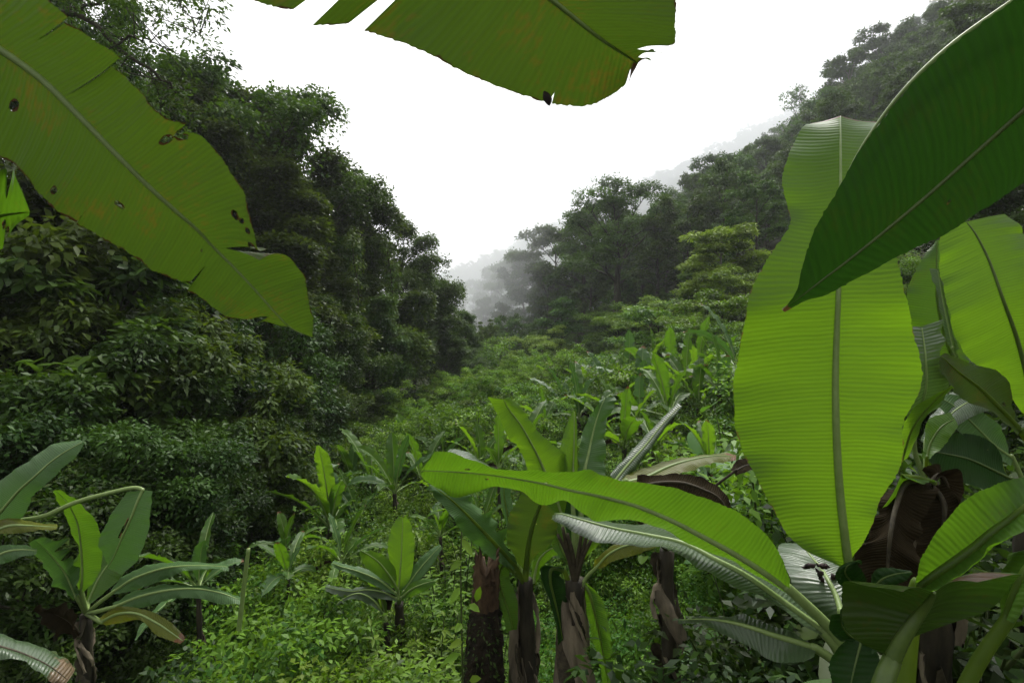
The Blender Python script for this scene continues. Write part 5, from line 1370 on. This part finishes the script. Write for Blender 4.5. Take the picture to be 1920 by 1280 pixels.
KINDS.update(bush1=hk('bush', 'bush', 'bush', 41), bush2=hk('bush', 'bush', 'bush', 42, 'lf_lime'), bush3=hk('bush', 'bush', 'bush', 43, 'lf_dark'), lance=hk('lance', 'herb', 'herb', 44), lance2=hk('lance', 'herb', 'herb', 45, 'lf_lime'),
             broad=hk('broad', 'broad_leaved_herb', 'herb', 46), broad2=hk('broad', 'broad_leaved_herb', 'herb', 48, 'lf_dark'), fern=hk('fern', 'fern', 'fern', 47))
def mass():
    rng = np.random.default_rng(51); items = []
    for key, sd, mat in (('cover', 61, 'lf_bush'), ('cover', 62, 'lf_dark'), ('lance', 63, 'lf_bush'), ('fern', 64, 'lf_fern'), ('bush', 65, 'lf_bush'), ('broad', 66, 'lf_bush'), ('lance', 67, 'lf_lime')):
        items.append(herb_mesh('undergrowth', np.random.default_rng(sd), key).mesh('undergrowth', [M[mat], M['stem']]))
    for sd, mat in ((71, 'lf_bush'), (72, 'lf_lime'), (73, 'lf_forest2')):          # saplings standing above the tangle
        r2 = np.random.default_rng(sd); tubes, tips, tp = skeleton(r2, 3.0, .03, .2, .85, 11, subs=3, up=.5); mb = MB()
        for q, (p, r) in enumerate(tubes): tube(mb, p, np.maximum(r, .006), 4, cap=False, m=1)
        clump_leaves(r2, mb, tips, 75, .105, .055, flat=.8)
        items.append(mb.mesh('undergrowth', [M[mat], M['stem']]))
    coll = mass_collection('undergrowth', items)
    P_, R_, S_, K_ = [], [], [], []
    def put(n, x0, x1, y0, y1, pw, s0, s1, cond=None):
        x = rng.uniform(x0, x1, n); y = y0 + (y1 - y0) * rng.random(n) ** 1.3
        k = rng.choice(10, n, p=list(pw) + [0] * (10 - len(pw))); s = rng.uniform(s0, s1, n); ok = np.abs(x) < y * 1.15 + 1.2
        if cond is not None: ok &= cond(x, y)
        for i in np.where(ok)[0]:
            P_.append((x[i], y[i], float(hgt(x[i], y[i])) - .03)); R_.append(rng.uniform(0, 6.28)); S_.append(s[i]); K_.append(k[i])
    pw = [.24, .32, .14, .14, .11, .03, .02]  # dark-leaved tufts weigh more up close, their colour standing in for dense shade
    put(2200, -6, 7, 2.4, 9, pw, .5, .85, lambda x, y: (y > 3.9) | (x < -.75) | (x > 1.0))
    put(260, -6, 12, 7, 18, [0, 0, .3, .05, .3, .1, .25], 1.0, 1.6)
    put(2000, -9, 12, 7, 22, [.2, .1, .22, .12, .24, .05, .07], .6, .95)
    put(1100, -14, 24, 16, 48, [.02, .01, .12, .02, .48, .05, .30], .9, 1.7, lambda x, y: (x > -7) & (x < np.where(y > 30, 7, 13)))
    put(1900, -14, 24, 18, 48, [.15, .05, .2, .05, .4, .03, .12], .7, 1.2, lambda x, y: (x > -7) & (x < np.where(y > 30, 8, 16)))
    put(150, -8, 4, 22, 46, [0] * 7 + [.3, .5, .2], .5, .95, lambda x, y: (x > -6 + .02 * y) & (x < 3))
    put(140, -8, 8, 14, 44, [0] * 7 + [.4, .35, .25], .3, .75, lambda x, y: (x > -6 + .02 * y) & (x < 8))
    put(420, -8, 5, 15, 42, [0, 0, .1, 0, .5, 0, .4], 1.2, 2.1, lambda x, y: (x > -6.5 + .02 * y) & (x < 4.5))
    scatter('undergrowth', P_, R_, S_, K_, coll, 'tangle of low herbs, ferns and creepers covering the clearing', 'undergrowth')
mass()
ru = np.random.default_rng(8)
def herb_px(kind, px, py, d, h, label, group=None):
    """py: photo row of the plant's top; h: its height in metres"""
    x = (px - 960) / F * d; zt = CZ + (640 - py) / F * d; g_ = float(hgt(x, d))
    s = float(np.clip(zt - g_, .55 * h, 1.45 * h))
    return plant_at(kind, (x, d, g_ - .03), ru.uniform(0, 6.28), (s, s, s), label, group)
for a in [('lance2', 195, 1030, 3.6, .9, 'lime-leaved sapling in front of the low banana plant at left'), ('broad', 1330, 745, 8.0, 1.3, 'heart-leaved herb with layered pale leaves left of the glowing leaf'), ('broad', 1365, 700, 8.8, 1.3, 'heart-leaved herb topmost by the glowing leaf edge'),
          ('broad', 1300, 800, 7.2, 1.2, 'heart-leaved herb with bright wet leaves above the yellowing leaf'), ('broad', 1370, 790, 6.4, 1.2, 'heart-leaved herb half behind the glowing leaf'), ('broad', 1390, 930, 4.6, .9, 'heart-leaved herb in shade under the brown dead tip'),
          ('broad', 60, 1090, 4.4, .8, 'dark broad-leaved herb under the left banana plants'),
          ('fern', 1860, 1195, 2.3, .7, 'pale fern in the dark lower right corner'), ('fern', 1790, 1215, 2.6, .6, 'small fern left of the pale corner fern'), ('fern', 640, 1160, 5.4, .7, 'fern under the wet leaf left of the small banana plant'), ('fern', 1250, 1120, 3.9, .7, 'fern right of the shaggy banana trunk'),
          ('fern', 1220, 1090, 4.6, .7, 'fern below the pale leaf reaching right'), ('fern', 690, 1180, 5.0, .7, 'fern below the banana sucker'), ('fern', 780, 1200, 4.6, .7, 'fern between the small banana plant and the stump'), ('fern', 430, 1180, 4.4, .6, 'fern by the foot of the cut stalk'),
          ('bush1', 960, 730, 30, 1.9, 'light green bush in the far middle of the clearing'), ('bush2', 930, 715, 33, 2.6, 'lime-green rounded bush at the far end of the clearing'), ('bush2', 1015, 695, 31, 2.6, 'lime-green tall bush below the misty slope'), ('bush1', 880, 755, 27, 2.2, 'grey-green bush at the edge of the dark trees'),
          ('bush1', 1070, 730, 27, 2.0, 'yellow-green bush left of the ridge banana plants'), ('bush2', 1225, 735, 14, 1.4, 'bright bush on the slope above the brown-tipped banana leaf'), ('bush1', 1310, 690, 15, 1.5, 'rounded green bush at the ridge right of the pale upright leaf'), ('bush2', 1350, 670, 14, 1.4, 'feathery lime bush on the ridge next to the glowing leaf'),
          ('bush1', 870, 790, 20, 1.7, 'olive bush in front of the dark trees, left of the leaning upright leaf'), ('bush1', 920, 790, 17, 1.5, 'soft green bush just left of the leaning upright leaf tip'), ('bush2', 1040, 745, 21, 1.6, 'lime bush seen between the upright leaves'), ('bush1', 1100, 760, 19, 1.4, 'green bush behind the bluish upright leaf'),
          ('bush1', 730, 955, 11, 1.1, 'dense small-leaved bush above the small banana plant'), ('bush1', 760, 930, 11.5, 1.1, 'small-leaved bush behind the upright ribbed leaf'), ('bush1', 600, 1050, 7.5, 1.1, 'small-leaved bush in front of the forest-edge banana plants'), ('bush1', 660, 1030, 8, 1.0, 'small-leaved bush left of the small banana plant'),
          ('bush1', 560, 1085, 5.8, 1.0, 'small-leaved bush right of the cut stalk'), ('bush1', 500, 1100, 5.0, 1.0, 'small-leaved bush with dark stems right beside the cut stalk'), ('bush3', 300, 1080, 4.8, .9, 'dark bush under the fan of banana leaves'), ('bush3', 40, 1130, 3.9, .9, 'dark bush above the tan-tipped leaf'),
          ('lance', 860, 1080, 4.6, 1.1, 'tall dark herb left of the rotten stump'), ('lance', 840, 960, 6.8, 1.2, 'tall herb behind the stump under the bluish drooping leaf'), ('lance', 800, 1150, 4.6, 1.0, 'leafy herb left of the stump'), ('lance', 570, 1190, 4.0, .7, 'leafy herb at the bottom of the clearing'),
          ('lance', 220, 1190, 3.4, .6, 'leafy herb low at the left'), ('lance', 340, 1230, 3.2, .6, 'green herb at the bottom edge left of the stumps'), ('lance', 450, 1215, 3.3, .6, 'leafy herb near the bottom edge below the cut stalk'), ('bush3', 1450, 1090, 3.4, .9, 'dark bush under the wet shiny leaf'), ('bush3', 1370, 1130, 3.6, .7, 'dark bush right of the banana trunks'),
          ('bush3', 1680, 930, 4.2, 1.6, 'dark bush in the gap behind the dead leaves'), ('bush3', 1850, 820, 4.0, 1.8, 'dark bush in deep shade at the right edge'), ('bush3', 1790, 1010, 3.0, 1.3, 'dark bush in front of the right edge thicket'), ('bush3', 1880, 1030, 2.8, 1.3, 'dark bush behind the arching bright leaf'),
          ('bush3', 1740, 1080, 2.9, 1.1, 'dark bush among the leaf stalks at lower right'), ('bush1', 1440, 850, 5.4, 1.4, 'bush hidden behind the glowing leaf'), ('bush1', 1430, 700, 11, 1.5, 'bush behind the middle of the glowing leaf'), ('bush3', 1850, 640, 7, 2.2, 'tall dark bush behind the broad upright right leaf'), ('bush3', 1720, 600, 8, 2.4, 'tall dark bush behind the smooth green right leaf'),
          ('broad', 110, 1150, 3.8, .9, 'dark broad-leaved herb under the shrivelled red-brown leaf'), ('bush3', 200, 1170, 3.9, .9, 'dark bush hiding the foot of the low left banana plant'), ('bush3', 130, 1200, 3.5, .9, 'dark bush right of the tan-tipped leaf'),
          ('bush1', 290, 1160, 3.9, .9, 'small-leaved bush below the brown-tipped drooping leaf'), ('bush1', 390, 1160, 4.2, .9, 'small-leaved bush left of the cut stalk'), ('bush1', 620, 1210, 3.9, .8, 'small-leaved bush low in the middle of the clearing'), ('bush1', 700, 1230, 3.8, .8, 'small-leaved bush at the bottom left of the stump'),
          ('fern', 560, 1230, 3.4, .6, 'fern at the bottom edge left of the middle'), ('fern', 330, 1180, 3.7, .6, 'fern below the fan of left banana leaves'), ('fern', 1180, 1170, 3.4, .6, 'fern at the right foot of the shaggy trunk'), ('fern', 820, 1240, 3.5, .6, 'fern at the left foot of the stump'),
          ('bush1', 925, 640, 46, 3.2, 'dim bush at the very foot of the misty gap'), ('bush1', 895, 655, 44, 3.0, 'dim bush left of the misty gap foot, under the dark trees'), ('bush2', 860, 735, 30, 2.8, 'lime bush nearest the dark trees at the far end of the clearing'), ('bush1', 985, 745, 25, 2.4, 'round green bush in the middle distance left of the tall lime one'), ('bush2', 900, 770, 22, 2.2, 'yellow-green bush between the grey-green and olive bushes'), ('bush1', 1050, 700, 32, 2.8, 'tall green bush under the great spreading tree'),
          ('bush2', 950, 765, 21, 2.0, 'lime bush straight above the leaning upright leaf'), ('bush1', 1120, 715, 25, 2.2, 'green bush behind the ridge banana plants with brown buds'), ('bush1', 830, 800, 22, 1.8, 'dull green bush by the tiny far banana plant'), ('bush2', 1180, 690, 24, 2.2, 'lime bush under the feathery trees'),
          ('broad2', 1775, 1165, 1.9, 1.25, 'dark broad-leaved herb filling the gap under the burnt folded leaf'), ('broad2', 1870, 1175, 2.1, 1.2, 'dark broad-leaved herb at the stalks in the lower right corner'), ('broad2', 1700, 1010, 2.6, 1.3, 'dark broad-leaved herb behind the dead black-brown leaves'), ('broad2', 1830, 960, 2.5, 1.3, 'dark broad-leaved herb behind the arching bright leaf at right'),
          ('bush3', 1320, 1150, 3.2, .6, 'dark bush before the dead brown stem right of the shaggy trunk'), ('bush3', 1400, 1190, 2.6, .9, 'dark bush at the bottom edge under the short wet leaf'),
          ('bush3', 1650, 1140, 2.6, .9, 'dark bush behind the young herb')]:
    herb_px(*a, group=None)
# ------------------------------------------------------------------ haze
def haze():
    x0, x1, y0, y1, z0, z1 = -600, 600, -70, 760, -8, 520
    V = [(x, y, z) for x in (x0, x1) for y in (y0, y1) for z in (z0, z1)]
    f = [(0, 1, 3, 2), (4, 6, 7, 5), (0, 4, 5, 1), (2, 3, 7, 6), (0, 2, 6, 4), (1, 5, 7, 3)]
    me = bpy.data.meshes.new('haze'); me.from_pydata(V, [], f)
    m, t, N, L = new_mat('haze'); pv = N('ShaderNodeVolumePrincipled'); pv.inputs['Color'].default_value = (.95, .97, 1, 1)
    pv.inputs['Density'].default_value = .0006; pv.inputs['Anisotropy'].default_value = .3
    o = N('ShaderNodeOutputMaterial'); L(pv.outputs[0], o.inputs['Volume']); me.materials.append(m)
    ob = bpy.data.objects.new('haze', me); COL.objects.link(ob); set_tag(ob, 'thin pale mist filling the valley', 'haze', kind='stuff')
haze()

def mist_bank(c, r, dens, label):
    """a low cloud lying on the slope: soft because its rounded edge is thin"""
    n, m_ = 24, 14; rng = np.random.default_rng(int(c[1]))
    th = np.linspace(0, 2 * np.pi, n, endpoint=False); ph = np.linspace(.02, np.pi - .02, m_)
    A, B = np.meshgrid(ph, th, indexing='ij'); w_ = 1 + .12 * np.sin(3 * B + c[0]) * np.sin(2 * A) + .08 * np.sin(5 * B + 2 * A)
    V = np.stack([c[0] + r[0] * w_ * np.sin(A) * np.cos(B), c[1] + r[1] * w_ * np.sin(A) * np.sin(B), c[2] + r[2] * w_ * np.cos(A)], -1).reshape(-1, 3)
    i, j = np.meshgrid(np.arange(m_ - 1), np.arange(n), indexing='ij'); j2 = (j + 1) % n
    f = np.stack([i * n + j, (i + 1) * n + j, (i + 1) * n + j2, i * n + j2], -1).reshape(-1, 4).tolist()
    f += [list(range(n)), list(range((m_ - 1) * n, m_ * n))[::-1]]
    me = bpy.data.meshes.new('mist'); me.from_pydata(V.tolist(), [], f)
    m, t, N, L = new_mat('mist'); pv = N('ShaderNodeVolumePrincipled'); pv.inputs['Color'].default_value = (.96, .98, 1, 1)
    pv.inputs['Density'].default_value = dens; pv.inputs['Anisotropy'].default_value = .2
    o = N('ShaderNodeOutputMaterial'); L(pv.outputs[0], o.inputs['Volume']); me.materials.append(m)
    ob = bpy.data.objects.new('mist', me); COL.objects.link(ob); set_tag(ob, label, 'mist', kind='stuff')
mist_bank((-4, 120, 16), (26, 52, 24), .013, 'bank of white mist lying in the valley gap')
mist_bank((170, 400, 150), (190, 130, 140), .006, 'pale cloud lying against the far ridge')
mist_bank((100, 118, 84), (42, 42, 26), .012, 'veil of mist over the top of the right slope')
